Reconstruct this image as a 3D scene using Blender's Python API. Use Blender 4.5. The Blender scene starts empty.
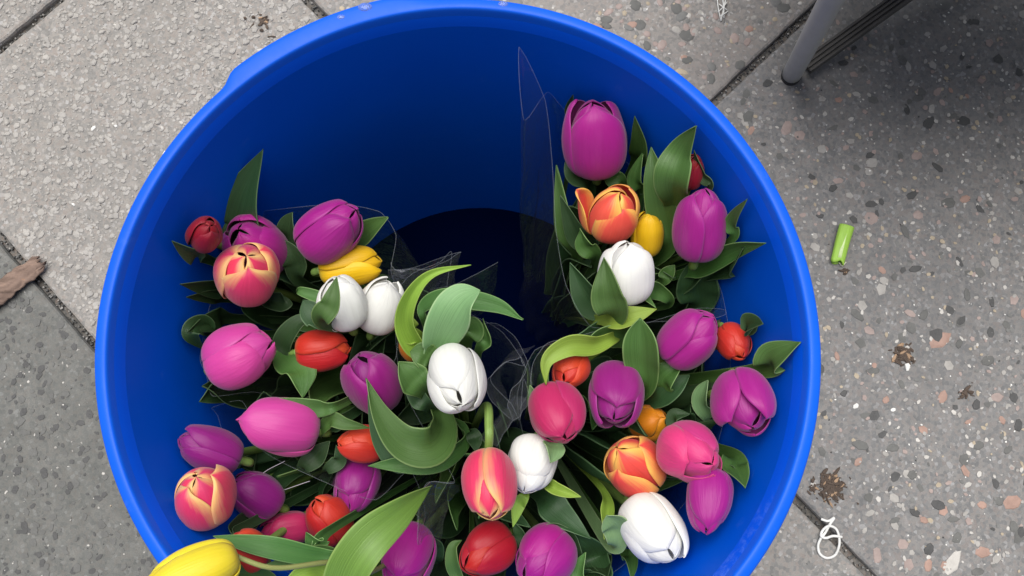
import bpy, bmesh, math, random
from mathutils import Vector, Matrix, noise
rnd = random.Random(7)
SC = bpy.context.scene
COL = SC.collection
R = math.radians
F, H, TILT = 850.0, 0.83, R(9)
CAM = Vector((0, 0, H))
CT, ST = math.cos(TILT), math.sin(TILT)

def ray(x, y):
    d = ((x-512)/F, -(y-288)/F, -1.0)
    return Vector((d[0], CT*d[1]-ST*d[2], ST*d[1]+CT*d[2]))
def at(x, y, z=0.0):
    d = ray(x, y); k = (z-H)/d.z
    return CAM + d*k
def pxsize(p):                     # metres covered by one picture unit at p
    depth = -(-(p.y)*ST + (p.z-H)*CT)
    return depth/F

# ---------------------------------------------------------------- materials
def S(r, g, b):
    f = lambda c: (c/255/12.92) if c/255 <= .04045 else ((c/255+.055)/1.055)**2.4
    return (f(r), f(g), f(b), 1)
class NT:
    def __init__(s, name):
        s.m = bpy.data.materials.new(name); s.m.use_nodes = True
        s.t = s.m.node_tree; s.t.nodes.clear()
        s.out = s.n('ShaderNodeOutputMaterial')
    def n(s, typ, **kw):
        nd = s.t.nodes.new(typ)
        for k, v in kw.items():
            if k.startswith('_'): setattr(nd, k[1:], v)
            else:
                nd.inputs[k.replace('__', ' ')].default_value = v
        return nd
    def l(s, a, b): s.t.links.new(a, b)
    def mix(s, fac, a, b, typ='MIX'):
        nd = s.n('ShaderNodeMix', _data_type='RGBA', _blend_type=typ)
        for i, v in ((0, fac), (6, a), (7, b)):
            if hasattr(v, 'links'): s.l(v, nd.inputs[i])
            else: nd.inputs[i].default_value = v
        return nd.outputs[2]
    def math(s, op, a, b=0.0, c=None):
        nd = s.n('ShaderNodeMath', _operation=op)
        for i, v in enumerate((a, b) if c is None else (a, b, c)):
            if hasattr(v, 'links'): s.l(v, nd.inputs[i])
            else: nd.inputs[i].default_value = v
        return nd.outputs[0]
    def ramp(s, fac, stops):
        nd = s.n('ShaderNodeValToRGB'); cr = nd.color_ramp
        while len(cr.elements) < len(stops): cr.elements.new(.5)
        for e, (p, c) in zip(cr.elements, stops): e.position = p; e.color = c
        s.l(fac, nd.inputs[0]); return nd.outputs[0]
    def mapr(s, v, a, b, c=0., d=1.):
        nd = s.n('ShaderNodeMapRange'); s.l(v, nd.inputs[0])
        for i, q in enumerate((a, b, c, d)): nd.inputs[i+1].default_value = q
        return nd.outputs[0]
def g(v): return (v, v, v, 1)

def petal_mat(name, mid, edge, base, edge_w=0.0, tipmix=0.0, rough=.42, transl=.25):
    """mid: body of the petal; edge: colour of its margins; base: colour at the foot"""
    T = NT(name)
    uv = T.n('ShaderNodeUVMap', _uv_map='UVMap'); sp = T.n('ShaderNodeSeparateXYZ'); T.l(uv.outputs[0], sp.inputs[0])
    u, v = sp.outputs[0], sp.outputs[1]
    oi = T.n('ShaderNodeObjectInfo')
    mp = T.n('ShaderNodeMapping'); mp.inputs['Scale'].default_value = (26, 2.2, 1); T.l(uv.outputs[0], mp.inputs[0])
    cmb = T.n('ShaderNodeCombineXYZ'); T.l(T.math('MULTIPLY', oi.outputs['Random'], 37.), cmb.inputs[2]); T.l(cmb.outputs[0], mp.inputs['Location'])
    ns = T.n('ShaderNodeTexNoise', Scale=1.0, Detail=4., Roughness=.6); T.l(mp.outputs[0], ns.inputs['Vector'])
    mp2 = T.n('ShaderNodeMapping'); mp2.inputs['Scale'].default_value = (4, 2, 1); T.l(uv.outputs[0], mp2.inputs[0]); T.l(cmb.outputs[0], mp2.inputs['Location'])
    ns2 = T.n('ShaderNodeTexNoise', Scale=1.0, Detail=3.); T.l(mp2.outputs[0], ns2.inputs['Vector'])
    e = T.math('ABSOLUTE', T.math('SUBTRACT', T.math('MULTIPLY', u, 2.), 1.))      # 0 middle .. 1 margin
    e2 = T.math('ADD', e, T.math('MULTIPLY', T.math('SUBTRACT', ns.outputs[0], .5), .55))
    v2 = T.math('MULTIPLY', T.mapr(v, .55, 1.05, 0., tipmix), 1.)
    e3 = T.math('ADD', e2, v2)
    ef = T.mapr(e3, .98-edge_w, 1.26-edge_w*.4)
    c = T.mix(ef, mid, edge)
    darker = tuple(x*.72 for x in mid[:3])+(1,)
    c = T.mix(T.math('MULTIPLY', T.mapr(ns.outputs[0], .45, .75), .45), c, T.mix(.5, c, darker))
    lighter = tuple(min(1, x*1.12+.035) for x in mid[:3])+(1,)
    c = T.mix(T.math('MULTIPLY', T.mapr(ns2.outputs[0], .45, .75), .35), c, lighter)
    c = T.mix(T.mapr(T.math('ADD', v, T.math('MULTIPLY', T.math('SUBTRACT', ns.outputs[0], .5), .25)), .02, .24, 1., 0.), c, base)
    hs = T.n('ShaderNodeHueSaturation'); T.l(c, hs.inputs['Color'])
    T.l(T.mapr(oi.outputs['Random'], 0, 1, .86, 1.1), hs.inputs['Value']); T.l(T.mapr(oi.outputs['Random'], 0, 1, .492, .508), hs.inputs['Hue'])
    c = hs.outputs[0]
    bs = T.n('ShaderNodeBsdfPrincipled', Roughness=rough); T.l(c, bs.inputs['Base Color'])
    bs.inputs['Sheen Weight'].default_value = .22 if mid[2] > .1 else .08; bs.inputs['Sheen Roughness'].default_value = .5
    bs.inputs['Specular IOR Level'].default_value = .4
    bp = T.n('ShaderNodeBump', Strength=.35, Distance=.0012); T.l(ns.outputs[0], bp.inputs['Height']); T.l(bp.outputs[0], bs.inputs['Normal'])
    tr = T.n('ShaderNodeBsdfTranslucent'); T.l(c, tr.inputs[0])
    mx = T.n('ShaderNodeMixShader', Fac=transl); T.l(bs.outputs[0], mx.inputs[1]); T.l(tr.outputs[0], mx.inputs[2])
    T.l(mx.outputs[0], T.out.inputs[0]); return T.m

PM = {
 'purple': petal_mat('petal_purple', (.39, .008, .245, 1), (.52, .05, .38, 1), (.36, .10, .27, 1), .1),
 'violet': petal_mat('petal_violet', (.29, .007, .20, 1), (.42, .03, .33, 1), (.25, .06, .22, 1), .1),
 'pinkpurple': petal_mat('petal_pink_purple', (.66, .055, .33, 1), (.70, .13, .45, 1), (.5, .2, .33, 1), .1),
 'pink': petal_mat('petal_pink', (.68, .040, .22, 1), (.72, .09, .32, 1), (.6, .2, .25, 1), .1),
 'rose': petal_mat('petal_rose', (.50, .018, .13, 1), (.60, .05, .22, 1), (.5, .1, .1, 1), .1),
 'orange': petal_mat('petal_orange_red', (.62, .040, .018, 1), (.68, .08, .03, 1), (.6, .2, .04, 1), .12),
 'red': petal_mat('petal_red', (.50, .010, .012, 1), (.55, .02, .02, 1), (.4, .08, .02, 1), .1),
 'darkred': petal_mat('petal_dark_red', (.30, .006, .014, 1), (.36, .012, .02, 1), (.3, .05, .02, 1), .1),
 'flame': petal_mat('petal_red_yellow', (.74, .045, .10, 1), (.92, .60, .20, 1), (.88, .66, .26, 1), .42, .45),
 'flamepink': petal_mat('petal_pink_yellow', (.76, .04, .13, 1), (.92, .60, .22, 1), (.86, .56, .24, 1), .38, .6),
 'flameorange': petal_mat('petal_orange_yellow', (.78, .075, .06, 1), (.94, .56, .12, 1), (.90, .62, .16, 1), .5, .5),
 'yellow': petal_mat('petal_yellow', (.88, .56, .008, 1), (.90, .62, .02, 1), (.6, .5, .05, 1), .1),
 'brightyellow': petal_mat('petal_bright_yellow', (.93, .80, .035, 1), (.93, .72, .03, 1), (.9, .7, .08, 1), .1),
 'amber': petal_mat('petal_amber', (.70, .24, .006, 1), (.78, .36, .015, 1), (.6, .3, .03, 1), .2),
 'white': petal_mat('petal_white', (.84, .84, .80, 1), (.87, .87, .85, 1), (.55, .66, .35, 1), .1, rough=.55, transl=.28),
}
def leaf_mat(name, body, margin, transl=.22):
    T = NT(name)
    uv = T.n('ShaderNodeUVMap', _uv_map='UVMap'); sp = T.n('ShaderNodeSeparateXYZ'); T.l(uv.outputs[0], sp.inputs[0])
    oi = T.n('ShaderNodeObjectInfo')
    e = T.math('ABSOLUTE', T.math('SUBTRACT', T.math('MULTIPLY', sp.outputs[0], 2.), 1.))
    mp = T.n('ShaderNodeMapping'); mp.inputs['Scale'].default_value = (42, 1.6, 1); T.l(uv.outputs[0], mp.inputs[0])
    cmb = T.n('ShaderNodeCombineXYZ'); T.l(T.math('MULTIPLY', oi.outputs['Random'], 51.), cmb.inputs[2]); T.l(cmb.outputs[0], mp.inputs['Location'])
    ns = T.n('ShaderNodeTexNoise', Scale=1., Detail=3., Roughness=.6); T.l(mp.outputs[0], ns.inputs['Vector'])
    mp2 = T.n('ShaderNodeMapping'); mp2.inputs['Scale'].default_value = (3, 5, 1); T.l(uv.outputs[0], mp2.inputs[0]); T.l(cmb.outputs[0], mp2.inputs['Location'])
    n2 = T.n('ShaderNodeTexNoise', Scale=1., Detail=5., Roughness=.65); T.l(mp2.outputs[0], n2.inputs['Vector'])
    dk = tuple(x*.82 for x in body[:3])+(1,); lt = tuple(min(1, x*1.12+.006) for x in body[:3])+(1,)
    c = T.mix(T.mapr(ns.outputs[0], .35, .68), lt, dk)
    c = T.mix(T.math('MULTIPLY', T.mapr(n2.outputs[0], .4, .7), .6), c, body)
    c = T.mix(T.math('MULTIPLY', T.mapr(T.math('ADD', e, T.math('MULTIPLY', n2.outputs[0], .03)), .93, .985), .7), c, margin)
    hs = T.n('ShaderNodeHueSaturation'); T.l(c, hs.inputs['Color'])
    T.l(T.mapr(oi.outputs['Random'], 0, 1, .8, 1.15), hs.inputs['Value']); T.l(T.mapr(oi.outputs['Random'], 0, 1, .485, .51), hs.inputs['Hue'])
    bs = T.n('ShaderNodeBsdfPrincipled', Roughness=.48); T.l(hs.outputs[0], bs.inputs['Base Color'])
    bs.inputs['Specular IOR Level'].default_value = .5
    T.l(T.mapr(n2.outputs[0], .3, .7, .38, .6), bs.inputs['Roughness'])
    bp = T.n('ShaderNodeBump', Strength=.4, Distance=.001); T.l(ns.outputs[0], bp.inputs['Height']); T.l(bp.outputs[0], bs.inputs['Normal'])
    tr = T.n('ShaderNodeBsdfTranslucent'); T.l(hs.outputs[0], tr.inputs[0])
    mx = T.n('ShaderNodeMixShader', Fac=transl); T.l(bs.outputs[0], mx.inputs[1]); T.l(tr.outputs[0], mx.inputs[2])
    T.l(mx.outputs[0], T.out.inputs[0]); return T.m
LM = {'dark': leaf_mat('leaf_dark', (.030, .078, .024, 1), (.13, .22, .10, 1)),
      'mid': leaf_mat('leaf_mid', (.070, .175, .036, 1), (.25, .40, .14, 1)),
      'pale': leaf_mat('leaf_pale', (.20, .36, .15, 1), (.40, .55, .28, 1)),
      'lime': leaf_mat('leaf_lime', (.27, .44, .055, 1), (.40, .55, .12, 1)),
      'bright': leaf_mat('leaf_bright', (.15, .30, .045, 1), (.30, .45, .12, 1)),
      'stem': leaf_mat('stem_green', (.20, .32, .07, 1), (.2, .32, .07, 1), .1),
      'pinkstem': leaf_mat('stem_pinkish', (.25, .27, .08, 1), (.3, .3, .12, 1), .1)}

def plain(name, col, rough=.5, bump=0., bscale=200., var=.2, metallic=0., vscale=60.):
    T = NT(name)
    tc = T.n('ShaderNodeTexCoord')
    n = T.n('ShaderNodeTexNoise', Scale=vscale, Detail=6., Roughness=.65); T.l(tc.outputs['Object'], n.inputs['Vector'])
    dk = tuple(x*(1-var) for x in col[:3])+(1,); lt = tuple(min(1, x*(1+var)) for x in col[:3])+(1,)
    bs = T.n('ShaderNodeBsdfPrincipled', Roughness=rough, Metallic=metallic)
    T.l(T.mix(T.mapr(n.outputs[0], .3, .7), dk, lt), bs.inputs['Base Color'])
    if bump:
        n2 = T.n('ShaderNodeTexNoise', Scale=bscale, Detail=6., Roughness=.7); T.l(tc.outputs['Object'], n2.inputs['Vector'])
        bp = T.n('ShaderNodeBump', Strength=bump, Distance=.002); T.l(n2.outputs[0], bp.inputs['Height']); T.l(bp.outputs[0], bs.inputs['Normal'])
    T.l(bs.outputs[0], T.out.inputs[0]); return T.m

def concrete(name, c1, c2, stain, grain=900., bump=.5, flecks=None):
    T = NT(name)
    tc = T.n('ShaderNodeTexCoord'); P = tc.outputs['Object']
    oi = T.n('ShaderNodeObjectInfo')
    def nz(sc, d=5., r=.6):
        q = T.n('ShaderNodeTexNoise', Scale=sc, Detail=d, Roughness=r); T.l(P, q.inputs['Vector']); return q.outputs[0]
    big, mid, fine = nz(5.), nz(60., 6., .7), nz(grain, 4., .7)
    c = T.mix(T.mapr(mid, .32, .68), c1, c2)
    vo = T.n('ShaderNodeTexVoronoi', Scale=340.); T.l(P, vo.inputs['Vector'])
    hv = T.n('ShaderNodeSeparateColor'); T.l(vo.outputs['Color'], hv.inputs[0])
    c = T.mix(flecks or .45, c, T.ramp(hv.outputs[0], [(0., g(.13)), (.3, (.24, .235, .23, 1)), (.6, (.36, .33, .30, 1)), (.86, (.30, .24, .21, 1)), (1., g(.6))]))
    c = T.mix(T.math('MULTIPLY', T.mapr(fine, .35, .75), .35), c, tuple(x*.5 for x in c1[:3])+(1,))
    c = T.mix(T.math('MULTIPLY', T.mapr(big, .45, .72), .5), c, stain)
    bs = T.n('ShaderNodeBsdfPrincipled', Roughness=.82); T.l(c, bs.inputs['Base Color'])
    bs.inputs['Specular IOR Level'].default_value = .3
    bp = T.n('ShaderNodeBump', Strength=bump, Distance=.0015)
    T.l(T.math('ADD', mid, T.math('MULTIPLY', fine, .4)), bp.inputs['Height']); T.l(bp.outputs[0], bs.inputs['Normal'])
    T.l(bs.outputs[0], T.out.inputs[0]); return T.m

MC = {'rough': concrete('concrete_washed', (.235, .224, .209, 1), (.345, .326, .306, 1), (.22, .21, .195, 1), 700., 1.0),
      'terrazzo': concrete('concrete_terrazzo', (.14, .142, .145, 1), (.215, .215, .216, 1), (.13, .13, .132, 1), flecks=.36),
      'coarse': concrete('concrete_coarse', (.20, .193, .186, 1), (.30, .287, .272, 1), (.22, .20, .19, 1)),
      'dark': concrete('concrete_grey', (.100, .104, .098, 1), (.165, .168, .158, 1), (.085, .088, .082, 1), flecks=.16),
      'smooth': concrete('concrete_smooth', (.20, .198, .19, 1), (.27, .265, .255, 1), (.14, .135, .13, 1))}
CH = {'black': plain('stone_dark', (.060, .060, .060, 1), .6, .3), 'grey': plain('stone_grey', (.15, .15, .145, 1), .6, .3),
      'dgrey': plain('stone_darkgrey', (.115, .115, .11, 1), .7, .3),
      'pink': plain('stone_pink', (.30, .235, .215, 1), .6, .3), 'salmon': plain('stone_salmon', (.32, .205, .165, 1), .6, .3),
      'ochre': plain('stone_ochre', (.36, .30, .22, 1), .6, .3), 'light': plain('stone_light', (.46, .44, .41, 1), .6, .3),
      'white': plain('stone_white', (.68, .67, .64, 1), .5, .2), 'beige': plain('stone_beige', (.35, .333, .31, 1), .75, .6),
      'beige2': plain('stone_beige_grey', (.33, .315, .295, 1), .7, .5)}
CHK = list(CH)

# ---------------------------------------------------------------- mesh helpers
def link(name, me, mats, parent=None, smooth=True):
    o = bpy.data.objects.new(name, me); COL.objects.link(o)
    for m in (mats if isinstance(mats, (list, tuple)) else [mats]): me.materials.append(m)
    if smooth:
        for p in me.polygons: p.use_smooth = True
    if parent: o.parent = parent; o.matrix_parent_inverse = Matrix.Translation(-Vector(parent.location))
    return o
def mesh(name, vs, fs, uvs=None):
    me = bpy.data.meshes.new(name); me.from_pydata(vs, [], fs)
    if uvs:
        l = me.uv_layers.new(name='UVMap')
        for p in me.polygons:
            for li in p.loop_indices: l.data[li].uv = uvs[me.loops[li].vertex_index]
    me.update(); return me
def grid(name, fn, nu, nv, mats, parent=None, closed=False):
    vs, uvs, fs = [], [], []
    for j in range(nv+1):
        for i in range(nu+1):
            u, v = i/nu, j/nv
            vs.append(fn(u, v)); uvs.append((u, v))
    for j in range(nv):
        for i in range(nu):
            a = j*(nu+1)+i; fs.append((a, a+1, a+nu+2, a+nu+1))
    return link(name, mesh(name, vs, fs, uvs), mats, parent)
def cr(pts, t):                               # Catmull-Rom on a list of Vectors / tuples
    n = len(pts)-1; x = min(max(t, 0), 1)*n; i = min(int(x), n-1); f = x-i
    P = lambda k: Vector(pts[k]) if 0 <= k <= n else (2*Vector(pts[0])-Vector(pts[1]) if k < 0 else 2*Vector(pts[n])-Vector(pts[n-1]))
    a, b, c, d = P(i-1), P(i), P(i+1), P(i+2)
    return .5*((2*b)+(c-a)*f+(2*a-5*b+4*c-d)*f*f+(3*b-a-3*c+d)*f**3)
def tube(name, pts, rad, mats, parent=None, nseg=24, nr=8, cap=True):
    """rad: number or function of t"""
    rf = rad if callable(rad) else (lambda t: rad)
    vs, fs, uvs = [], [], []
    up = None
    for j in range(nseg+1):
        t = j/nseg; p = cr(pts, t); T = (cr(pts, min(1, t+.01))-cr(pts, max(0, t-.01))).normalized()
        if up is None: up = T.orthogonal().normalized()
        up = (up-T*up.dot(T)).normalized(); s = T.cross(up)
        for k in range(nr):
            a = 2*math.pi*k/nr; vs.append(p+(up*math.cos(a)+s*math.sin(a))*rf(t)); uvs.append((k/nr, t))
    for j in range(nseg):
        for k in range(nr):
            a, b = j*nr+k, j*nr+(k+1) % nr; fs.append((a, b, b+nr, a+nr))
    if cap: fs.append(tuple(range(nr-1, -1, -1))); fs.append(tuple(range(nseg*nr, nseg*nr+nr)))
    return link(name, mesh(name, vs, fs, uvs), mats, parent)
def solid(o, th, sub=0, off=0):
    if sub: m = o.modifiers.new('sub', 'SUBSURF'); m.levels = m.render_levels = sub
    m = o.modifiers.new('sol', 'SOLIDIFY'); m.thickness = th; m.offset = off
def empty(name, loc):
    o = bpy.data.objects.new(name, None); COL.objects.link(o); o.location = loc; o.empty_display_size = .02; return o
def tag(o, label, cat, group=None):
    o['label'] = label; o['category'] = cat
    if group: o['group'] = group
    return o
def smooth(t): t = min(1, max(0, t)); return t*t*(3-2*t)

# ---------------------------------------------------------------- pavement
dA = Vector((math.cos(R(-46.4)), math.sin(R(-46.4)), 0)); dN = Vector((-dA.y, dA.x, 0))
def toAN(p): return p.dot(dA), p.dot(dN)

def chip(bm, c, rad, kind, rr, raised=0., ang=None, asp=None, n=None, roundness=.3):
    n = n or rr.choice((5, 5, 6, 6, 7)); ang = rr.uniform(0, 6.28) if ang is None else ang; asp = asp or rr.uniform(.5, .95)
    ca, sa = math.cos(ang), math.sin(ang); ring = []
    for k in range(n):
        a = 2*math.pi*(k+rr.uniform(-.3, .3)*(1-roundness))/n; q = rad*rr.uniform(.75+.2*roundness, 1.1)
        x, y = q*math.cos(a), q*math.sin(a)*asp
        ring.append((x*ca-y*sa, x*sa+y*ca))
    mi = CHK.index(kind)+1
    z0 = c[2] if len(c) > 2 else 0
    if not raised:
        z = z0+rr.uniform(.0003, .0007)
        f = bm.faces.new([bm.verts.new((c[0]+x, c[1]+y, z)) for x, y in ring]); f.material_index = mi
    else:
        lo = [bm.verts.new((c[0]+x, c[1]+y, z0-.0003)) for x, y in ring]
        tx, ty = rr.uniform(-.25, .25), rr.uniform(-.25, .25)
        mdl = [bm.verts.new((c[0]+x*.86, c[1]+y*.86, z0+raised*.65*(1+tx*x/rad+ty*y/rad))) for x, y in ring]
        hi = [bm.verts.new((c[0]+x*.5, c[1]+y*.5, z0+raised*(1+tx*x/rad+ty*y/rad))) for x, y in ring]
        for A, B in ((lo, mdl), (mdl, hi)):
            for k in range(n):
                f = bm.faces.new((A[k], A[(k+1) % n], B[(k+1) % n], B[k])); f.material_index = mi; f.smooth = roundness > .5
        f = bm.faces.new(hi); f.material_index = mi; f.smooth = roundness > .5

def slab_mesh(kind, wa, wn, seed, extra=(), dens=1.0):
    rr = random.Random(seed); bm = bmesh.new(); n = 60; T = .05; J = .0035
    ha, hn = wa/2-J, wn/2-J
    # ragged outline, softly rounded upper edge
    out = []
    def side(x0, y0, x1, y1):
        for k in range(n):
            t = k/n; out.append((x0+(x1-x0)*t, y0+(y1-y0)*t))
    side(-ha, -hn, ha, -hn); side(ha, -hn, ha, hn); side(ha, hn, -ha, hn); side(-ha, hn, -ha, -hn)
    jag = .0016 if kind in ('rough', 'coarse') else .0008
    rings = []
    for inset, z in ((0, -T), (0, -.004), (.0009, -.0012), (.003, 0)):
        ring = []
        for k, (x, y) in enumerate(out):
            w = noise.noise(Vector((x*90+seed, y*90, 3)))*jag+noise.noise(Vector((x*400+seed, y*400, 3)))*jag*.5
            sx, sy = (ha-inset-abs(w))/ha, (hn-inset-abs(w))/hn
            ring.append(bm.verts.new((x*sx, y*sy, z+(noise.noise(Vector((x*200, y*200, seed)))*.0008 if -T < z < 0 else 0))))
        rings.append(ring)
    N = len(out)
    for A, B in zip(rings, rings[1:]):
        for k in range(N): bm.faces.new((A[k], A[(k+1) % N], B[(k+1) % N], B[k]))
    bm.faces.new(rings[-1])
    def P(m): return rr.uniform(-ha+m, ha-m), rr.uniform(-hn+m, hn-m)
    area = wa*wn/.16*dens
    if kind == 'rough':
        for k in range(int(5200*area)):
            r_ = rr.choice((.0011, .0016, .0016, .0022, .0022, .003, .0042)); chip(bm, P(.007), r_*rr.uniform(.8, 1.2), rr.choice(('beige', 'beige', 'beige2', 'beige2')), rr, r_*rr.uniform(.18, .42), roundness=.2)
        for k in range(int(40*area)): chip(bm, P(.01), rr.uniform(.002, .0045), rr.choice(('white', 'light', 'light')), rr, .0012, roundness=.2)
        for k in range(int(120*area)): chip(bm, P(.01), rr.uniform(.001, .003), 'grey', rr, .0006)
    if kind == 'terrazzo':
        for k in range(int(1000*area)): chip(bm, P(.007), rr.uniform(.0012, .0032), rr.choice(('grey', 'light', 'pink', 'beige2', 'beige2', 'ochre')), rr)
        for k in range(int(500*area)): chip(bm, P(.006), rr.uniform(.0005, .0013), rr.choice(('white', 'light', 'light', 'grey')), rr)
        for k in range(int(80*area)): chip(bm, P(.01), rr.uniform(.003, .0065), rr.choice(('pink', 'pink', 'salmon', 'beige2', 'beige2')), rr, roundness=.5)
        for k in range(int(105*area)): chip(bm, P(.01), rr.choice((.003, .004, .005, .0065))*rr.uniform(.85, 1.15), rr.choice(('black', 'dgrey')), rr, roundness=.1)
    if kind == 'coarse':
        for k in range(int(900*area)): chip(bm, P(.007), rr.uniform(.0015, .004), rr.choice(('grey', 'light', 'pink', 'beige2', 'beige', 'ochre', 'beige2')), rr, .0004, roundness=.7)
        for k in range(int(220*area)): chip(bm, P(.01), rr.uniform(.004, .0085), rr.choice(('pink', 'beige2', 'beige2', 'ochre', 'beige', 'grey', 'pink', 'salmon')), rr, .0006, roundness=.8, n=8)
        for k in range(int(70*area)): chip(bm, P(.012), rr.uniform(.006, .010), rr.choice(('dgrey', 'grey')), rr, .0005, roundness=.8, n=8)
        for k in range(int(300*area)): chip(bm, P(.006), rr.uniform(.0008, .0018), rr.choice(('white', 'light')), rr, .0005)
    if kind == 'dark':
        for k in range(int(1500*area)): chip(bm, P(.006), rr.uniform(.0015, .0050), rr.choice(('dgrey', 'dgrey', 'black', 'black')), rr, roundness=.1)
        for k in range(int(600*area)): chip(bm, P(.006), rr.uniform(.0008, .002), rr.choice(('black', 'dgrey', 'light', 'beige2')), rr, .0004)
    if kind == 'smooth':
        for k in range(int(800*area)): chip(bm, P(.006), rr.uniform(.0006, .002), rr.choice(('dgrey', 'grey', 'grey', 'light', 'beige2')), rr)
    for (x, y, s, kd, ang, asp, rnd_) in extra:
        chip(bm, (x, y, .0004), s, kd, rr, .0002, ang=ang, asp=asp, roundness=rnd_, n=7)
    me = bpy.data.meshes.new('pavement_slab'); bm.to_mesh(me); bm.free()
    me.materials.append(MC[kind])
    for k in CHK: me.materials.append(CH[k])
    return me

# stones of the photograph one can recognise: picture place, length, kind, angle, aspect
STONES = [(940, 340, 17, 'salmon', .5, .6, .6), (943, 397, 10, 'salmon', 1.2, .7, .5), (988, 361, 11, 'dgrey', .2, .7, .1), (976, 405, 8, 'black', 1.3, .8, .2),
 (959, 344, 7, 'dgrey', 1, .7, .2), (961, 321, 9, 'black', .8, .6, .1), (873, 371, 11, 'dgrey', .2, .5, .5), (837, 356, 7, 'salmon', 1.8, .5, .6), (844, 393, 7, 'black', .7, .7, .1),
 (857, 315, 12, 'dgrey', 2.3, .5, .2), (967, 295, 10, 'dgrey', 1.6, .5, .2), (992, 302, 8, 'black', 1.5, .5, .2), (924, 315, 9, 'dgrey', 1, .7, .2), (915, 269, 10, 'black', .3, .5, .1),
 (960, 262, 9, 'black', -1, .4, .1), (905, 231, 12, 'dgrey', -1.2, .45, .1), (948, 203, 11, 'dgrey', .1, .7, .4), (980, 209, 8, 'black', -.8, .6, .1), (912, 195, 9, 'black', .5, .6, .3),
 (833, 188, 7, 'black', .3, .8, .1), (820, 216, 6, 'black', 0, .7, .1), (907, 110, 9, 'black', 1.6, .5, .1), (928, 123, 12, 'black', .9, .6, .1), (964, 121, 10, 'black', .2, .8, .2),
 (918, 98, 9, 'dgrey', .2, .6, .1), (870, 155, 8, 'black', .5, .6, .1), (938, 168, 11, 'black', -.7, .4, .1), (902, 42, 6, 'dgrey', 1, .7, .2), (945, 5, 12, 'grey', 0, .7, .6),
 (873, 135, 8, 'grey', .3, .9, .5), (872, 134, 6, 'pink', .3, .9, .5), (918, 215, 7, 'pink', .3, .9, .6), (871, 218, 10, 'pink', .2, .9, .7), (787, 128, 12, 'pink', 1.1, .6, .6), (875, 20, 8, 'ochre', .6, .6, .8),
 (917, 156, 9, 'pink', .3, .7, .6), (965, 199, 8, 'salmon', .4, .7, .6), (938, 505, 12, 'black', -.4, .55, .2), (978, 445, 9, 'dgrey', .3, .7, .3), (999, 501, 8, 'dgrey', 0, .9, .2), (1012, 503, 14, 'salmon', .3, .7, .4),
 (860, 445, 14, 'dgrey', -.3, .45, .3), (893, 448, 10, 'dgrey', .1, .6, .4), (912, 475, 8, 'dgrey', .4, .8, .3), (952, 563, 20, 'light', .9, .5, .1), (928, 566, 10, 'salmon', 1.4, .6, .4), (983, 552, 13, 'salmon', 0, .6, .3),
 (877, 556, 14, 'pink', 1.5, .45, .2), (929, 549, 10, 'black', 1.2, .7, .2), (957, 538, 9, 'dgrey', .8, .7, .3), (915, 513, 9, 'black', -.5, .6, .3), (894, 521, 9, 'dgrey', .4, .5, .3), (953, 519, 9, 'dgrey', 0, .5, .3),
 (924, 520, 7, 'salmon', -.6, .7, .4), (858, 462, 8, 'salmon', .8, .6, .6), (982, 505, 7, 'salmon', .2, .8, .5), (968, 485, 7, 'light', .5, .5, .3), (978, 572, 10, 'dgrey', .2, .6, .3), (893, 410, 4, 'white', .5, .7, .2), (856, 406, 5, 'white', .8, .7, .2), (908, 367, 5, 'white', 1.4, .6, .1),
 (1008, 450, 8, 'dgrey', .8, .6, .3), (1018, 425, 10, 'black', 1.3, .6, .3), (997, 397, 9, 'pink', .2, .8, .2), (886, 400, 6, 'salmon', .6, .8, .5), (1002, 420, 7, 'salmon', 2, .6, .5), (968, 422, 5, 'salmon', .4, .6, .5)]
UPPER = [(632, 25, 9, 'salmon', .3, .6, .6), (687, 60, 8, 'dgrey', 0, .7, .8), (711, 79, 9, 'dgrey', 1.5, .7, .8), (647, 46, 8, 'dgrey', 2, .7, .8), (662, 45, 9, 'pink', .8, .7, .8), (749, 29, 6, 'salmon', .5, .9, .8), (784, 8, 10, 'dgrey', 0, .7, .9),
 (740, 65, 8, 'dgrey', .5, .8, .7), (747, 42, 7, 'pink', 1, .7, .5), (682, 44, 6, 'pink', 0, .7, .5)]
def local_extra(lst, ca, cn):
    o = []
    for (x, y, s, kd, ang, asp, rn) in lst:
        p = at(x, y); a, n_ = toAN(p)
        o.append((a-ca, n_-cn, s*.5*pxsize(p)*1.45, kd, ang+R(46.4), asp, rn))
    return o
slabcache = {}
def slab(kind, a0, a1, n0, n1, seed, extra=None, near=False):
    ca, cn = (a0+a1)/2, (n0+n1)/2
    if near: me = slab_mesh(kind, a1-a0, n1-n0, seed, local_extra(extra, ca, cn) if extra else ())
    else:
        key = (kind, round(a1-a0, 3), round(n1-n0, 3))
        if key not in slabcache: slabcache[key] = slab_mesh(kind, a1-a0, n1-n0, seed, (), .35)
        me = slabcache[key]
    o = bpy.data.objects.new('pavement_slab', me); COL.objects.link(o)
    o.location = dA*ca+dN*cn; o.rotation_euler = (0, 0, R(-46.4)); o['kind'] = 'structure'
near = {('c0', 0): 'rough', ('c0', -1): 'rough', ('c0', 1): 'dark', ('c0', 2): 'smooth', ('c1', 0): 'terrazzo', ('c1', -1): 'coarse', ('m1', 0): 'dark'}
kinds = ['rough', 'terrazzo', 'dark', 'coarse', 'smooth']
cols = [('c0', -.245, .146, -.643, .4), ('c1', .146, .746, -.092, .6), ('m1', -.845, -.245, -.62, .6), ('p2', .746, 1.346, -.3, .6), ('m2', -1.445, -.845, -.4, .6)]
ns_ = 0
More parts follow.
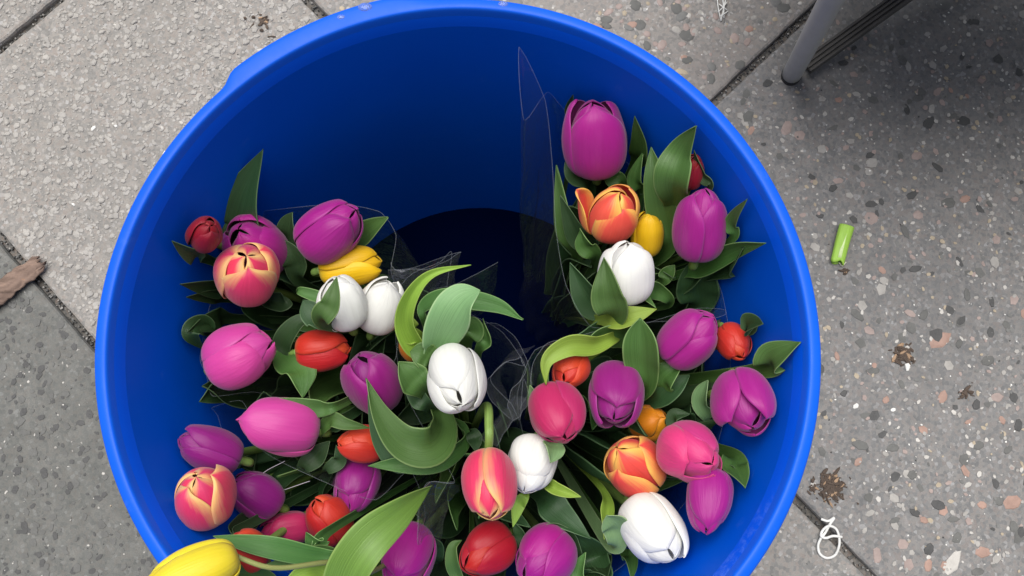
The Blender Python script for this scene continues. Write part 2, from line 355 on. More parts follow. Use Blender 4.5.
for name, n0, n1, a_s, pitch in cols:
    for k in range(-3, 5):
        a0 = a_s+k*pitch
        if a0 > 1.6 or a0+pitch < -1.7: continue
        ns_ += 1
        kd = near.get((name, k)) or kinds[(ns_*7+k) % 5]
        slab(kd, a0, a0+pitch, n0, n1, 11+ns_, {('c1', 0): STONES, ('c1', -1): UPPER}.get((name, k)), (name, k) in near)

# joint filling: grit bed under the slabs
grit = concrete('joint_grit', (.022, .02, .018, 1), (.06, .055, .045, 1), (.03, .028, .022, 1), 500., 1.)
o = grid('joint_bed', lambda u, v: Vector(((u-.5)*4.5, (v-.5)*4.5, -.008+.0015*noise.noise(Vector((u*300, v*300, 0))))), 150, 150, grit); o['kind'] = 'structure'
# crumbs in the joints
bm = bmesh.new(); rr = random.Random(5)
for (n_, a_, b_) in ((-.245, -.65, -.1), (.146, -.5, .55)):
    for k in range(520):
        a = rr.uniform(a_, b_); q = dA*a+dN*(n_+rr.gauss(0, .0028)); chip(bm, (q.x, q.y, -.0065), rr.uniform(.0006, .0019), rr.choice(('dgrey', 'grey', 'black', 'beige2', 'black')), rr, .0012)
for (a, n0_, n1_) in ((-.643, -.245, .146), (-.092, .146, .7)):
    for k in range(300):
        q = dA*(a+rr.gauss(0, .002))+dN*rr.uniform(n0_, n1_); chip(bm, (q.x, q.y, -.0065), rr.uniform(.0006, .0017), rr.choice(('dgrey', 'grey', 'black', 'beige2')), rr, .0012)
me = bpy.data.meshes.new('joint_crumbs'); bm.to_mesh(me); bm.free()
o = bpy.data.objects.new('joint_crumbs', me); COL.objects.link(o); me.materials.append(grit)
for k in CHK: me.materials.append(CH[k])
o['kind'] = 'stuff'
# far pavement: one sheet with procedural slabs, out to the horizon
T = NT('far_pavement')
tc = T.n('ShaderNodeTexCoord')
mp = T.n('ShaderNodeMapping'); mp.inputs['Rotation'].default_value = (0, 0, R(46.4)); T.l(tc.outputs['Object'], mp.inputs[0])
br = T.n('ShaderNodeTexBrick', Scale=1.); T.l(mp.outputs[0], br.inputs['Vector'])
for k, v_ in (('Color1', (.28, .27, .26, 1)), ('Color2', (.22, .215, .21, 1)), ('Mortar', (.04, .037, .03, 1)), ('Mortar Size', .004), ('Brick Width', .6), ('Row Height', .6)): br.inputs[k].default_value = v_
nn = T.n('ShaderNodeTexNoise', Scale=90., Detail=6.); T.l(tc.outputs['Object'], nn.inputs['Vector'])
bs = T.n('ShaderNodeBsdfPrincipled', Roughness=.85)
T.l(T.mix(T.math('MULTIPLY', T.mapr(nn.outputs[0], .35, .65), .5), br.outputs[0], (.14, .14, .135, 1)), bs.inputs['Base Color'])
T.l(bs.outputs[0], T.out.inputs[0])
me = mesh('ground', [(-400, -400, -.03), (400, -400, -.03), (400, 400, -.03), (-400, 400, -.03)], [(0, 1, 2, 3)])
o = link('ground', me, T.m); o['kind'] = 'structure'
hole = []
Rr = 1.42
vs = []
for rad_ in (1.0, 200.):                              # square frame of paving round the slabs
    for sx, sy in ((-1, -1), (1, -1), (1, 1), (-1, 1)):
        q = dA*(sx*(1.5 if rad_ == 1. else rad_))+dN*(sy*(1.345 if rad_ == 1. else rad_)); vs.append((q.x, q.y, -.004))
o = link('pavement', mesh('pavement', vs, [(0, 1, 5, 4), (1, 2, 6, 5), (2, 3, 7, 6), (3, 0, 4, 7)]), T.m); o['kind'] = 'structure'

# ---------------------------------------------------------------- bucket
BC = Vector((-.0298, .048, 0)); RB, RT, ZB, ZT = .146, .1905, .010, .352
def rin(z): return RB+(RT-RB)*(z-ZB)/(ZT-ZB)
T = NT('blue_plastic')
tc = T.n('ShaderNodeTexCoord')
n1 = T.n('ShaderNodeTexNoise', Scale=7., Detail=4.); T.l(tc.outputs['Object'], n1.inputs['Vector'])
n2 = T.n('ShaderNodeTexNoise', Scale=260., Detail=5., Roughness=.7); T.l(tc.outputs['Object'], n2.inputs['Vector'])
n3 = T.n('ShaderNodeTexNoise', Scale=45., Detail=6., Roughness=.75); T.l(tc.outputs['Object'], n3.inputs['Vector'])
c = T.mix(T.mapr(n1.outputs[0], .3, .7), (.0001, .086, .62, 1), (.0003, .100, .68, 1))
c = T.mix(T.math('MULTIPLY', T.mapr(n3.outputs[0], .62, .8), .12), c, (.25, .4, .8, 1))
bs = T.n('ShaderNodeBsdfPrincipled', Roughness=.36); T.l(c, bs.inputs['Base Color'])
T.l(T.mapr(n3.outputs[0], .3, .7, .42, .54), bs.inputs['Roughness'])
bs.inputs['Specular IOR Level'].default_value = .26
bp = T.n('ShaderNodeBump', Strength=.08, Distance=.0006); T.l(n2.outputs[0], bp.inputs['Height']); T.l(bp.outputs[0], bs.inputs['Normal'])
tr = T.n('ShaderNodeBsdfTranslucent'); tr.inputs[0].default_value = (.0, .03, .7, 1)
mx = T.n('ShaderNodeMixShader', Fac=.02); T.l(bs.outputs[0], mx.inputs[1]); T.l(tr.outputs[0], mx.inputs[2])
T.l(mx.outputs[0], T.out.inputs[0]); BLUE = T.m
BLUE_IN = BLUE.copy(); BLUE_IN.name = 'blue_plastic_wall'
for nd in BLUE_IN.node_tree.nodes:
    if nd.type == 'BSDF_PRINCIPLED': nd.inputs['Specular IOR Level'].default_value = .06
T = NT('scuffed_blue_plastic')
tc = T.n('ShaderNodeTexCoord')
n3 = T.n('ShaderNodeTexNoise', Scale=140., Detail=8., Roughness=.8); T.l(tc.outputs['Object'], n3.inputs['Vector'])
n4 = T.n('ShaderNodeVectorMath', _operation='DOT_PRODUCT'); n4.inputs[1].default_value = (.75, -.66, 0); T.l(tc.outputs['Object'], n4.inputs[0])
bs = T.n('ShaderNodeBsdfPrincipled', Roughness=.5); bs.inputs['Specular IOR Level'].default_value = .08
T.l(T.mix(T.math('MULTIPLY', T.mapr(n3.outputs[0], .48, .62), T.mapr(n4.outputs[1], .13, .17)), (.0002, .082, .67, 1), (.22, .38, .85, 1)), bs.inputs['Base Color'])
T.l(bs.outputs[0], T.out.inputs[0]); SCUFF = T.m
bucket = empty('flower_bucket', BC)
tag(bucket, 'big round blue plastic bucket holding the tulip bunches on the pavement', 'bucket')
def lathe(name, prof, mats, parent, n=192, rfun=None, wob=.0012):
    def fn(u, v):
        k = v*(len(prof)-1); i = min(int(k), len(prof)-2); f = k-i
        r_, z_ = prof[i][0]*(1-f)+prof[i+1][0]*f, prof[i][1]*(1-f)+prof[i+1][1]*f
        a = u*2*math.pi
        if rfun: r_ = rfun(r_, z_, a)
        s = 1+wob/.2*math.cos(2*a+.7)+.0009/.2*math.cos(3*a+2)
        return Vector((BC.x+r_*s*math.cos(a), BC.y+r_*s*math.sin(a), z_))
    o = grid(name, fn, n, len(prof)-1, mats, parent)
    bm = bmesh.new(); bm.from_mesh(o.data); bmesh.ops.remove_doubles(bm, verts=bm.verts, dist=1e-6); bmesh.ops.recalc_face_normals(bm, faces=bm.faces); bm.to_mesh(o.data); bm.free()
    return o
wall = [(0.001, ZB), (.08, ZB), (.136, ZB+.001), (RB, ZB+.006)]
for k in range(1, 12):
    z_ = ZB+.006+(ZT-.012-ZB-.006)*k/11; wall.append((rin(z_), z_))
wall += [(rin(ZT-.0105), ZT-.0105), (rin(ZT-.0070), ZT-.0070), (rin(ZT-.0064), ZT-.0064), (rin(ZT-.006)+.0004, ZT-.0057), (rin(ZT-.006)+.0014, ZT-.0055), (rin(ZT-.006)+.0024, ZT-.0057)]
outer = []
for k in range(12, -1, -1):
    z_ = .004+(ZT-.014-.004)*k/12; outer.append((rin(z_)+.0028, z_))
outer.insert(0, (rin(ZT-.0072)+.0028, ZT-.0072))
body = lathe('body', wall+outer+[(RB-.004, .001), (.09, .004), (.001, .004)], BLUE_IN, bucket)
aL0 = math.atan2(at(217, 76, .355).y-BC.y, at(217, 76, .355).x-BC.x); aL1 = math.atan2(at(440, 0, .355).y-BC.y, at(440, 0, .355).x-BC.x)
def lug(r_, z_, a):
    w = 0
    for sh in (0, math.pi):
        d0, d1 = (a-(aL1+sh)) % (2*math.pi), ((aL0+sh)-a) % (2*math.pi)
        if d0 < math.pi and d1 < math.pi: w = max(w, smooth(d0/.16)*smooth(d1/.03))
    return r_+(.0052*w if r_ > .197 else 0)
prof = [(RT-.0009, ZT-.0066), (RT-.0004, ZT-.005), (RT+.0004, ZT-.002), (RT+.0018, ZT+.0015)]
rim = [(RT+.0018, ZT+.0015), (RT+.0030, ZT+.0060), (RT+.0036, ZT+.0074), (RT+.0050, ZT+.0080), (.1985, ZT+.0073), (.2004, ZT+.0066), (.2014, ZT+.0054), (.2019, ZT+.001), (.2023, ZT-.010), (.2021, ZT-.018), (.2009, ZT-.0185), (.2003, ZT-.004), (RT+.0045, ZT-.0028)]
lathe('inner_lip', prof, SCUFF, bucket)
ro = lathe('rim', rim, BLUE, bucket, rfun=lug)
m = ro.modifiers.new('sub', 'SUBSURF'); m.levels = m.render_levels = 1
# moulded ring on the inside wall near the foot
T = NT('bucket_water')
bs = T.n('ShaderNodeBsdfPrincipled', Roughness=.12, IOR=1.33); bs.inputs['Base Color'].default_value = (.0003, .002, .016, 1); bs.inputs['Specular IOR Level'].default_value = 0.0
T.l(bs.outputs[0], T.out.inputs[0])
def wf(u, v):
    a = u*2*math.pi; r_ = v*(rin(.055)-.0012)
    return Vector((BC.x+r_*math.cos(a), BC.y+r_*math.sin(a), .055+.0003*noise.noise(Vector((r_*40*math.cos(a), r_*40*math.sin(a), 1)))))
water = grid('water', wf, 96, 10, T.m); water['kind'] = 'structure'; water['label'] = 'dark shallow water at the bottom of the blue bucket'
# drops on the rim
T = NT('water_drop'); bs = T.n('ShaderNodeBsdfPrincipled', Roughness=.02, IOR=1.33); bs.inputs['Transmission Weight'].default_value = .85; bs.inputs['Base Color'].default_value = (.6, .8, 1, 1)
T.l(bs.outputs[0], T.out.inputs[0]); DROP = T.m
for i, (x, y, s, lb) in enumerate([(365, 7, 5, 'largest oval water drop on top of the blue rim'), (341, 17, 3, 'small water drop on the blue rim, beside the largest drop'), (503, 4, 3.5, 'water drop on the rim straight above the empty part of the bucket'),
                        ]):
    p = at(x, y, ZT+.0076); s *= pxsize(p)
    o = grid('water_drop', lambda u, v: p+Vector((s*1.5*math.cos(6.2832*u)*math.sin(v*1.5708), s*math.sin(6.2832*u)*math.sin(v*1.5708), s*.55*math.cos(v*1.5708)-.0006)), 16, 6, DROP)
    o.data.flip_normals(); tag(o, lb, 'water drop', 'water drops on the rim')

# ---------------------------------------------------------------- tulips
PROF = [(.16, 0), (.56, .02), (.82, .11), (.96, .25), (1.0, .41), (.965, .57), (.875, .70), (.73, .83), (.53, .93), (.27, 1.0)]
PROF_IN = [(.16, 0), (.54, .02), (.80, .11), (.93, .25), (.96, .41), (.91, .57), (.78, .71), (.58, .83), (.33, .93), (.02, .985)]
def petal(parent, mat, base, ax, xa, ya, L, W, a0, rs, half, opn, rr, curl=0., lean=0., inner=False):
    prof = PROF_IN if inner else PROF
    sd = rr.uniform(0, 100); sk = rr.uniform(-.24, .24); tri = rr.uniform(-.10, .06); edge = rr.uniform(-.1, .22); ridge_s = rr.choice((-1, 1, 1))*rr.uniform(.3, 1)
    nrm_amp = W*.042
    notch = rr.uniform(0, .04)
    def fn(u, v):
        U = 2*u-1
        q = cr([(p[0], p[1], 0) for p in prof], v)
        r_, z_ = q.x, q.y
        r_ += opn*smooth((v-.25)/.75)*.75
        vt = max(0, (v-.5)/.5)
        a = half*(1-.97*vt**(5. if inner else 3.1))*(.72+.28*smooth(v/.3))
        if opn > .3: a *= 1-.15*smooth((v-.4)/.6)
        wr = 1+.045*U-.095*abs(U)**2.6+edge*max(0, abs(U)-.6)*smooth(v*1.5-.5)                     # one margin over the next petal, margins tucked in
        th = a0+U*a+sk*v
        rr_ = W/2*rs*r_*wr
        zz = L*z_*(1-notch*(1-abs(U))*smooth((v-.8)/.2)) + (.05*L*(abs(U)**2)*smooth(v))*-.6
        ncol = noise.noise(Vector((U*1.3+sd, v*2.2, sd)))*nrm_amp*smooth(v*1.5) + noise.noise(Vector((U*4+sd, v*5, sd)))*nrm_amp*.35
        ridge = ridge_s*.03*W*math.exp(-(U/.13)**2)*smooth(v*2)*(1-.3*v)
        rr_ += ncol+ridge*.5
        rr_ *= 1+tri*math.cos(3*(U*a))*smooth(v*3)*(1-.4*v)
        rr_ += curl*W*smooth((v-.7)/.3)**2
        zz -= abs(curl)*W*.35*smooth((v-.75)/.25)**2
        p = base+ax*zz+(xa*math.cos(th)+ya*math.sin(th))*rr_
        if lean: p += (xa*math.cos(a0)+ya*math.sin(a0))*lean*W*v*v - ax*abs(lean)*L*.35*v*v
        return p
    o = grid('petal', fn, 12, 14, PM[mat], parent); solid(o, .00045, 1)
    return o

def crease(v): return v
TULIPS = {}
def tulip(key, x, y, w, tau, ang, style, z, label, bundle, L=1.32, opn=0., ph=None, special=None, stemmat='stem', stempts=None, seed=None):
    """x,y,w: middle and width of the bloom seen from the camera; tau: 0 = tip towards the camera, 90 = seen from the side; ang: where the tip points, 90 = up"""
    rr = random.Random(sum(ord(c)*(i+3) for i, c in enumerate(key))*13+5 if seed is None else seed)
    while True:                               # keep the bloom inside the bucket wall
        C = at(x, y, z); W = w*.965*pxsize(C)
        if z > .325 or (C-Vector((BC.x, BC.y, C.z))).length+W*.52 < rin(z)-.001: break
        z += .004
    L = W*L
    view = (CAM-C).normalized(); right = Vector((1, 0, 0)); right = (right-view*right.dot(view)).normalized(); up = view.cross(right)
    t, a = R(tau), R(ang)
    ax = (view*math.cos(t)+(right*math.cos(a)+up*math.sin(a))*math.sin(t)).normalized()
    base = C-ax*L*.47
    # reference directions round the axis: xa = the side of the bloom that faces the camera
    xa = (view-ax*view.dot(ax)); xa = (xa if xa.length > .05 else up-ax*up.dot(ax)).normalized(); ya = ax.cross(xa)
    foot = Vector(BUND[bundle])+Vector((rr.uniform(-.018, .018), rr.uniform(-.018, .018), 0))
    root = empty('tulip', foot); tag(root, label, 'tulip', 'tulips in the blue bucket')
    ph = rr.uniform(0, 2.09) if ph is None else R(ph)
    sp = special or {}
    for k in range(3):
        petal(root, style, base, ax, xa, ya, L*rr.uniform(.97, 1.03), W, ph+math.pi/3+k*2.0944+rr.uniform(-.08, .08), .90, R(72), opn*.5+rr.uniform(0, .03), rr, curl=0, inner=True)
    for k in range(3):
        s = sp.get(k, {})
        petal(root, style, base, ax, xa, ya, L*rr.uniform(.86, 1.04)*s.get('len', 1), W, ph+k*2.0944+rr.uniform(-.08, .08), 1., R(s.get('half', 69)), opn+s.get('open', rr.uniform(-.03, .13)), rr, curl=s.get('curl', rr.uniform(-.02, .05)), lean=s.get('lean', rr.uniform(-.03, .06)))
    # stem
    if stempts: pts = [base+ax*L*.03]+[at(*q) for q in stempts]+[foot]
    else:
        drop = base+ax*.010+Vector((0, 0, -.030))
        mid = drop.lerp(foot, .35)+Vector((0, 0, -.01))
        if drop.z > .02: pts = [base+ax*L*.03, base-ax*.005+Vector((0, 0, -.007)), drop, mid, foot.lerp(mid, .4), foot]
    sr = (.0016 if stempts and key == 'a20' else .0030)*rr.uniform(.9, 1.15)*(W/.04)**.5
    tube('stem', pts, lambda q: sr*(1+.15*q)*(1.35 if q < .012 else 1), LM[stemmat], root, 22, 10)
    TULIPS[key] = dict(root=root, C=C, W=W, L=L, ax=ax, foot=foot, pts=pts, view=view, right=right, up=up)
    return root

def leaf(key, pts, w, roll=(0, 0), fold=.35, mat='mid', wbase=.45, wmax=.42, tip=1.0, curlu=0., name='leaf', label=None, wav=.06, nv=26):
    """pts: picture places with height, from foot to tip; w: widest, in picture units"""
    tu = TULIPS[key]; P = []
    for (x_, y_, z_) in pts:
        while z_ < ZT and (at(x_, y_, z_)-Vector((BC.x, BC.y, z_))).length > rin(z_)-.006: z_ += .004
        P.append(at(x_, y_, z_))
    # run the foot of the blade down to the stem
    f = tu['foot']
    P0 = P[0]
    low = P0.lerp(f, .45)
    P = [f.lerp(P0, .25), low] + P
    W = w*pxsize(P0); n0 = 2/(len(P)-1)
    sd = rnd.uniform(0, 100)
    def frame(t):
        p = cr(P, t); T = (cr(P, min(1, t+.01))-cr(P, max(0, t-.01))).normalized()
        V = (CAM-p).normalized(); s = T.cross(V)
        if s.length < .15: s = s+tu['right']*.3
        s = (s-T*s.dot(T)).normalized(); n = s.cross(T)
        r_ = R(roll[0]+(roll[1]-roll[0])*smooth(max(0, t-n0)/(1-n0)))
        return p, T, s*math.cos(r_)+n*math.sin(r_), n*math.cos(r_)-s*math.sin(r_)
    def wid(t):
        if t < n0: return .25+(wbase-.25)*smooth(t/n0)
        q = (t-n0)/(1-n0)
        if q < wmax: return wbase+(1-wbase)*smooth(q/wmax)
        k = (q-wmax)/(1-wmax); return max(.02, (1-k**(1.7*tip)))**(1.0)
    def fn(u, v):
        U = 2*u-1; p, T, s, n = frame(v); hw = W/2*wid(v)
        fo = fold*(1-.35*smooth(v))
        off = abs(U)**1.35
        wave = noise.noise(Vector((U*.8+sd, v*4.5, sd)))*wav*W*abs(U)+noise.noise(Vector((sd, v*9, U)))*wav*.4*W*abs(U)
        return p+s*(U*hw*math.cos(fo))+n*(off*hw*math.sin(fo)*(1 if curlu >= 0 else 1)+wave*1.2-curlu*W*U*U*smooth(v))
    o = grid(name, fn, 8, nv, LM[mat], tu['root']); solid(o, .00045, 1)
    if label: o['label'] = label
    return o

BUND = {'UL': (-.075, .075, .016), 'UR': (.035, .10, .016), 'R': (.03, .01, .016), 'C': (-.03, -.03, .016), 'L': (-.095, .0, .016), 'F': (-.06, -.035, .016)}
T_ = tulip
# upper left bunch
T_('a1', 205, 234, 35, 25, 60, 'darkred', .235, 'small dark red tulip bud at the far left edge of the upper left bunch', 'UL', L=1.25)
T_('a2', 256, 247, 60, 38, 135, 'purple', .262, 'round purple tulip directly behind the pink and yellow star-topped tulip', 'UL', opn=.12, ph=20)
T_('a3', 247, 273, 66, 30, 92, 'flamepink', .292, 'pink tulip whose tip shows a bright yellow star, in front of the round purple one', 'UL', L=1.05, ph=0)
T_('a4', 330, 231, 60, 62, 38, 'purple', .28, 'glossy purple tulip at the top of the upper left bunch, above the yellow one', 'UL', L=1.25, ph=15, opn=.02)
T_('a5', 350, 266, 42, 80, 8, 'yellow', .262, 'yellow tulip lying between the purple tulip and the white one', 'UL', L=1.6, opn=.05)
T_('a6', 342, 303, 52, 60, 110, 'white', .288, 'white tulip with a green leaf lying up its front, beside a lone broad petal', 'UL', L=1.15, ph=0)
T_('a7', 380, 306, 50, 68, 70, 'white', .268, 'greyish white tulip seen as one broad petal, right of the leafy white tulip', 'UL', L=1.2, ph=0, special={0: dict(half=92, len=1.08, open=.02, curl=0, lean=0), 1: dict(open=-.05), 2: dict(open=-.05)})
T_('a8', 241, 355, 66, 62, 25, 'pinkpurple', .29, 'large bright pink tulip at the lower left corner of the upper left bunch', 'UL', L=1.15, ph=30, special={0: dict(open=.05, curl=.06), 1: dict(open=.12)})
T_('a9', 322, 350, 43, 78, 5, 'orange', .268, 'orange red tulip lying sideways below the leafy white tulip', 'UL', L=1.3, ph=58)
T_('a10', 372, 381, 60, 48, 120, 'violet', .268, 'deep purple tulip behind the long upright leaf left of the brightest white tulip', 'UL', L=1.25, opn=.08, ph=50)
# lower left bunch
T_('a11', 280, 426, 62, 80, 172, 'pinkpurple', .283, 'pale pinkish purple tulip lying on its side with its tip to the left', 'L', L=1.35, ph=0)
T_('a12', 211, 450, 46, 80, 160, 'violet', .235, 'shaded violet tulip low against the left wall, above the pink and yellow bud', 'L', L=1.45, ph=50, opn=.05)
T_('a13', 205, 496, 62, 38, 118, 'flamepink', .275, 'pink bud with pale yellow seams nearest the left wall of the bucket', 'L', L=1.1, ph=60)
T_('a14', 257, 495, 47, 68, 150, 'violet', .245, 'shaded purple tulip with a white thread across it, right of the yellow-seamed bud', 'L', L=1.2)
T_('a15', 361, 444, 39, 72, 175, 'orange', .268, 'orange red bud tucked under the broad curled leaf, tip to the left', 'L', L=1.28, ph=55)
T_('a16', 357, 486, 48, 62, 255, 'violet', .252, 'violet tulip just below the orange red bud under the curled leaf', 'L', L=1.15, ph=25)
T_('a17', 328, 519, 47, 60, 125, 'orange', .262, 'red tulip with a pointed tip above the broad front leaf', 'L', L=1.2, ph=40, special={0: dict(curl=.05)})
T_('a18', 287, 529, 34, 80, 190, 'rose', .245, 'small dark rose tulip half hidden above the long thin leaf', 'L', L=1.5)
T_('a19', 247, 550, 42, 55, 140, 'orange', .262, 'salmon orange tulip mostly covered by the long thin leaf at the front', 'L', L=1.15)
T_('a20', 193, 573, 56, 90, 203, 'brightyellow', .37, 'long bright yellow tulip hanging out over the bucket rim', 'F', L=1.75, ph=0, stemmat='pinkstem', stempts=[(275, 568, .355), (330, 562, .33), (390, 560, .27)])
# middle bunch
T_('b1', 411, 346, 26, 40, 100, 'amber', .262, 'small amber tulip bud peeping out below the arching lime leaf', 'C')
T_('b2', 456, 380, 62, 40, 282, 'white', .318, 'brightest white tulip, in the middle of the bucket', 'C', L=1.28, ph=0, opn=.0, special={1: dict(open=.06), 2: dict(open=.02)})
T_('b3', 489, 484, 58, 62, 272, 'flamepink', .318, 'pink tulip with a yellow seam, hanging head down from its visible stem', 'C', L=1.3, ph=60, stempts=[(489, 428, .318), (484, 408, .27)], opn=.02)
T_('b4', 531, 465, 54, 60, 255, 'white', .29, 'white tulip with a green sepal right beside the pink and yellow hanging tulip', 'C', L=1.15, ph=0)
T_('b5', 487, 551, 52, 62, 215, 'red', .27, 'red tulip below the pink and yellow hanging tulip', 'C', L=1.2, ph=50)
T_('b6', 407, 556, 58, 58, 250, 'purple', .268, 'purple tulip at the lower frame edge, right of the broad front leaf', 'C', L=1.2, ph=0)
T_('b7', 544, 558, 60, 56, 225, 'purple', .275, 'purple tulip at the lower frame edge framed by grey green leaves', 'C', L=1.15, ph=60)
# upper right bunch
T_('c1', 595, 140, 66, 58, 95, 'purple', .282, 'big purple tulip at the very top of the upper right bunch', 'UR', L=1.3, ph=0, opn=.03, special={1: dict(open=.1), 2: dict(open=.1)})
T_('c2', 612, 214, 54, 50, 70, 'flameorange', .292, 'orange and yellow tulip with one petal folded outward to the left', 'UR', L=1.12, ph=30, special={2: dict(lean=.50, curl=.10, half=50)}, opn=.08)
T_('c3', 648, 234, 34, 62, 85, 'yellow', .275, 'narrow yellow tulip squeezed between the orange one and a tall leaf', 'UR', L=1.5, opn=.15)
T_('c4', 626, 273, 58, 62, 88, 'white', .298, 'white tulip in the upper right bunch with a pointed leaf before it', 'UR', L=1.2, ph=30, opn=.06)
T_('c5', 692, 172, 26, 60, 80, 'darkred', .255, 'small dark red tulip hidden behind a leaf near the right wall', 'UR', L=1.5)
T_('c6', 700, 225, 56, 66, 84, 'purple', .285, 'purple tulip with a deep middle seam on the right of the upper right bunch', 'UR', L=1.45, ph=60)
# right bunch
T_('d1', 689, 338, 56, 66, 40, 'purple', .298, 'smooth purple tulip with a slanting seam, left of a small orange bud', 'R', L=1.25, ph=60)
T_('d2', 734, 343, 35, 50, 300, 'orange', .27, 'orange red bud right of the smooth purple tulip with the slanting seam', 'R', L=1.3, ph=55)
T_('d3', 571, 370, 38, 38, 240, 'orange', .285, 'small orange red bud at the left tip of the right bunch, cupped by leaves', 'R', L=1.15, ph=40)
T_('d4', 616, 394, 56, 45, 265, 'violet', .285, 'violet purple tulip with two lobes, between the orange bud and the amber tulip', 'R', L=1.3, ph=0, opn=.05)
T_('d5', 557, 414, 58, 52, 290, 'rose', .297, 'crumpled rose pink tulip under the small leaf-cupped orange bud', 'R', L=1.2, ph=20, special={1: dict(lean=.15)})
T_('d6', 744, 402, 62, 50, 285, 'purple', .285, 'broad magenta tulip with parted petals closest to the right wall', 'R', L=1.15, ph=60, opn=.04, special={0: dict(lean=.16, half=62), 1: dict(lean=.10, half=62), 2: dict(lean=.10, half=60)})
T_('d7', 651, 423, 40, 45, 20, 'amber', .262, 'amber yellow tulip behind the flame orange and the pink tulip', 'R', L=1.1)
T_('d8', 634, 465, 60, 42, 135, 'flameorange', .292, 'flame orange tulip with yellow edged lobes above the big white tulip', 'R', L=1.15, ph=60, opn=.03, special={0: dict(lean=.12, curl=.05, half=62), 2: dict(lean=.14, half=62)})
T_('d9', 690, 452, 60, 45, 330, 'pink', .318, 'bright pink tulip between the flame orange tulip and the right wall', 'R', L=1.15, ph=20, opn=.04, special={0: dict(lean=.14, curl=.05)})
T_('d10', 709, 500, 48, 70, 262, 'purple', .268, 'purple tulip pointing down under the bright pink one', 'R', L=1.45, ph=0)
T_('d11', 653, 530, 64, 60, 305, 'white', .305, 'large white tulip nearest the lower right rim', 'R', L=1.25, ph=0, opn=.04, special={1: dict(open=.09)})

# ---- leaves one can pick out
Lf = leaf
Lf('a1', [(240, 250, .20), (238, 225, .235), (245, 195, .26), (263, 149, .275)], 54, (0, 35), .45, 'dark', wmax=.35)
Lf('a1', [(215, 262, .20), (195, 256, .225), (172, 241, .235)], 20, (10, 30), .5, 'dark')
Lf('a3', [(235, 290, .21), (215, 288, .235), (180, 284, .25)], 22, (20, 20), .5, 'dark')
Lf('a3', [(235, 300, .21), (212, 296, .23), (186, 297, .245)], 16, (0, 30), .5, 'dark')
Lf('a8', [(225, 335, .22), (205, 325, .25), (190, 333, .262), (204, 350, .262)], 22, (20, -20), .4, 'dark')
Lf('a8', [(238, 318, .20), (215, 320, .23), (187, 332, .25)], 24, (30, 10), .4, 'dark')
Lf('a2', [(290, 255, .23), (289, 235, .26), (293, 212, .275)], 26, (0, 50), .6, 'dark', wmax=.5, tip=1.6)
Lf('a2', [(305, 285, .24), (296, 262, .262), (285, 240, .27)], 26, (10, 30), .6, 'dark', wmax=.5, tip=1.5)
Lf('a4', [(345, 250, .23), (365, 235, .255), (388, 217, .27)], 30, (20, 45), .5, 'mid')
Lf('a6', [(300, 291, .27), (318, 297, .283), (330, 300, .28)], 13, (0, 20), .6, 'mid', name='leaf')
Lf('a6', [(325, 322, .305), (331, 305, .325), (337, 277, .325)], 25, (10, 20), .5, 'mid', wmax=.3, wbase=.7)
Lf('a6', [(330, 325, .275), (316, 318, .29), (303, 300, .29)], 26, (-20, 10), .5, 'dark', wmax=.5, tip=1.5)
Lf('a9', [(292, 365, .25), (283, 345, .265), (302, 322, .275), (318, 326, .272)], 24, (10, 55), .5, 'dark')
Lf('a9', [(290, 350, .25), (301, 372, .278), (303, 398, .282)], 36, (10, 30), .3, 'mid', wmax=.3)
Lf('a3', [(268, 300, .23), (283, 303, .25), (290, 300, .25)], 20, (0, 20), .5, 'dark', tip=1.5)
Lf('a10', [(345, 402, .275), (320, 408, .285), (290, 405, .29), (263, 399, .29)], 20, (25, 10), .3, 'mid')
Lf('a10', [(350, 415, .265), (330, 420, .27), (300, 408, .275)], 24, (20, 60), .3, 'dark')
Lf('a11', [(320, 440, .255), (330, 420, .28), (345, 424, .285), (370, 428, .28)], 16, (0, 0), .5, 'mid')
Lf('a11', [(305, 468, .25), (318, 455, .265), (330, 441, .27)], 22, (0, 20), .4, 'dark')
Lf('a15', [(326, 470, .25), (340, 460, .265), (336, 445, .27)], 16, (0, 20), .4, 'dark')
# middle leaves
Lf('b1', [(437, 362, .27), (418, 345, .29), (406, 322, .305), (412, 295, .32), (432, 273, .33), (471, 265, .335)], 30, (30, -10), .9, 'lime', wmax=.25, tip=.7, label='long arching lime green leaf with a curled tip')
Lf('b1', [(424, 344, .275), (410, 335, .292), (402, 318, .30), (405, 300, .305)], 26, (-20, -60), .5, 'lime', wmax=.4)
Lf('b2', [(432, 365, .29), (437, 345, .31), (450, 318, .328), (463, 300, .335), (480, 290, .338)], 42, (-40, 40), .35, 'pale', wmax=.45, tip=1.9, label='broad pale leaf with a folded over top')
Lf('b2', [(430, 330, .27), (425, 308, .285), (450, 300, .295), (495, 305, .30), (523, 320, .305)], 24, (50, 0), .6, 'mid', wmax=.5)
Lf('b2', [(440, 322, .26), (460, 304, .285), (490, 302, .295), (524, 319, .303)], 20, (0, -40), .5, 'mid')
Lf('b2', [(465, 345, .27), (470, 330, .285), (462, 318, .29)], 30, (0, 20), .3, 'mid', tip=1.8)
Lf('b2', [(478, 355, .27), (487, 340, .285), (483, 318, .29)], 18, (20, 60), .4, 'mid')
Lf('b2', [(428, 395, .29), (412, 378, .31), (398, 362, .315)], 34, (10, -25), .4, 'mid', wmax=.45)
Lf('b2', [(436, 368, .29), (425, 356, .31), (410, 352, .312)], 28, (0, 0), .4, 'mid', tip=1.6)
Lf('b2', [(432, 410, .28), (418, 398, .295), (404, 382, .298)], 20, (20, 0), .4, 'dark')
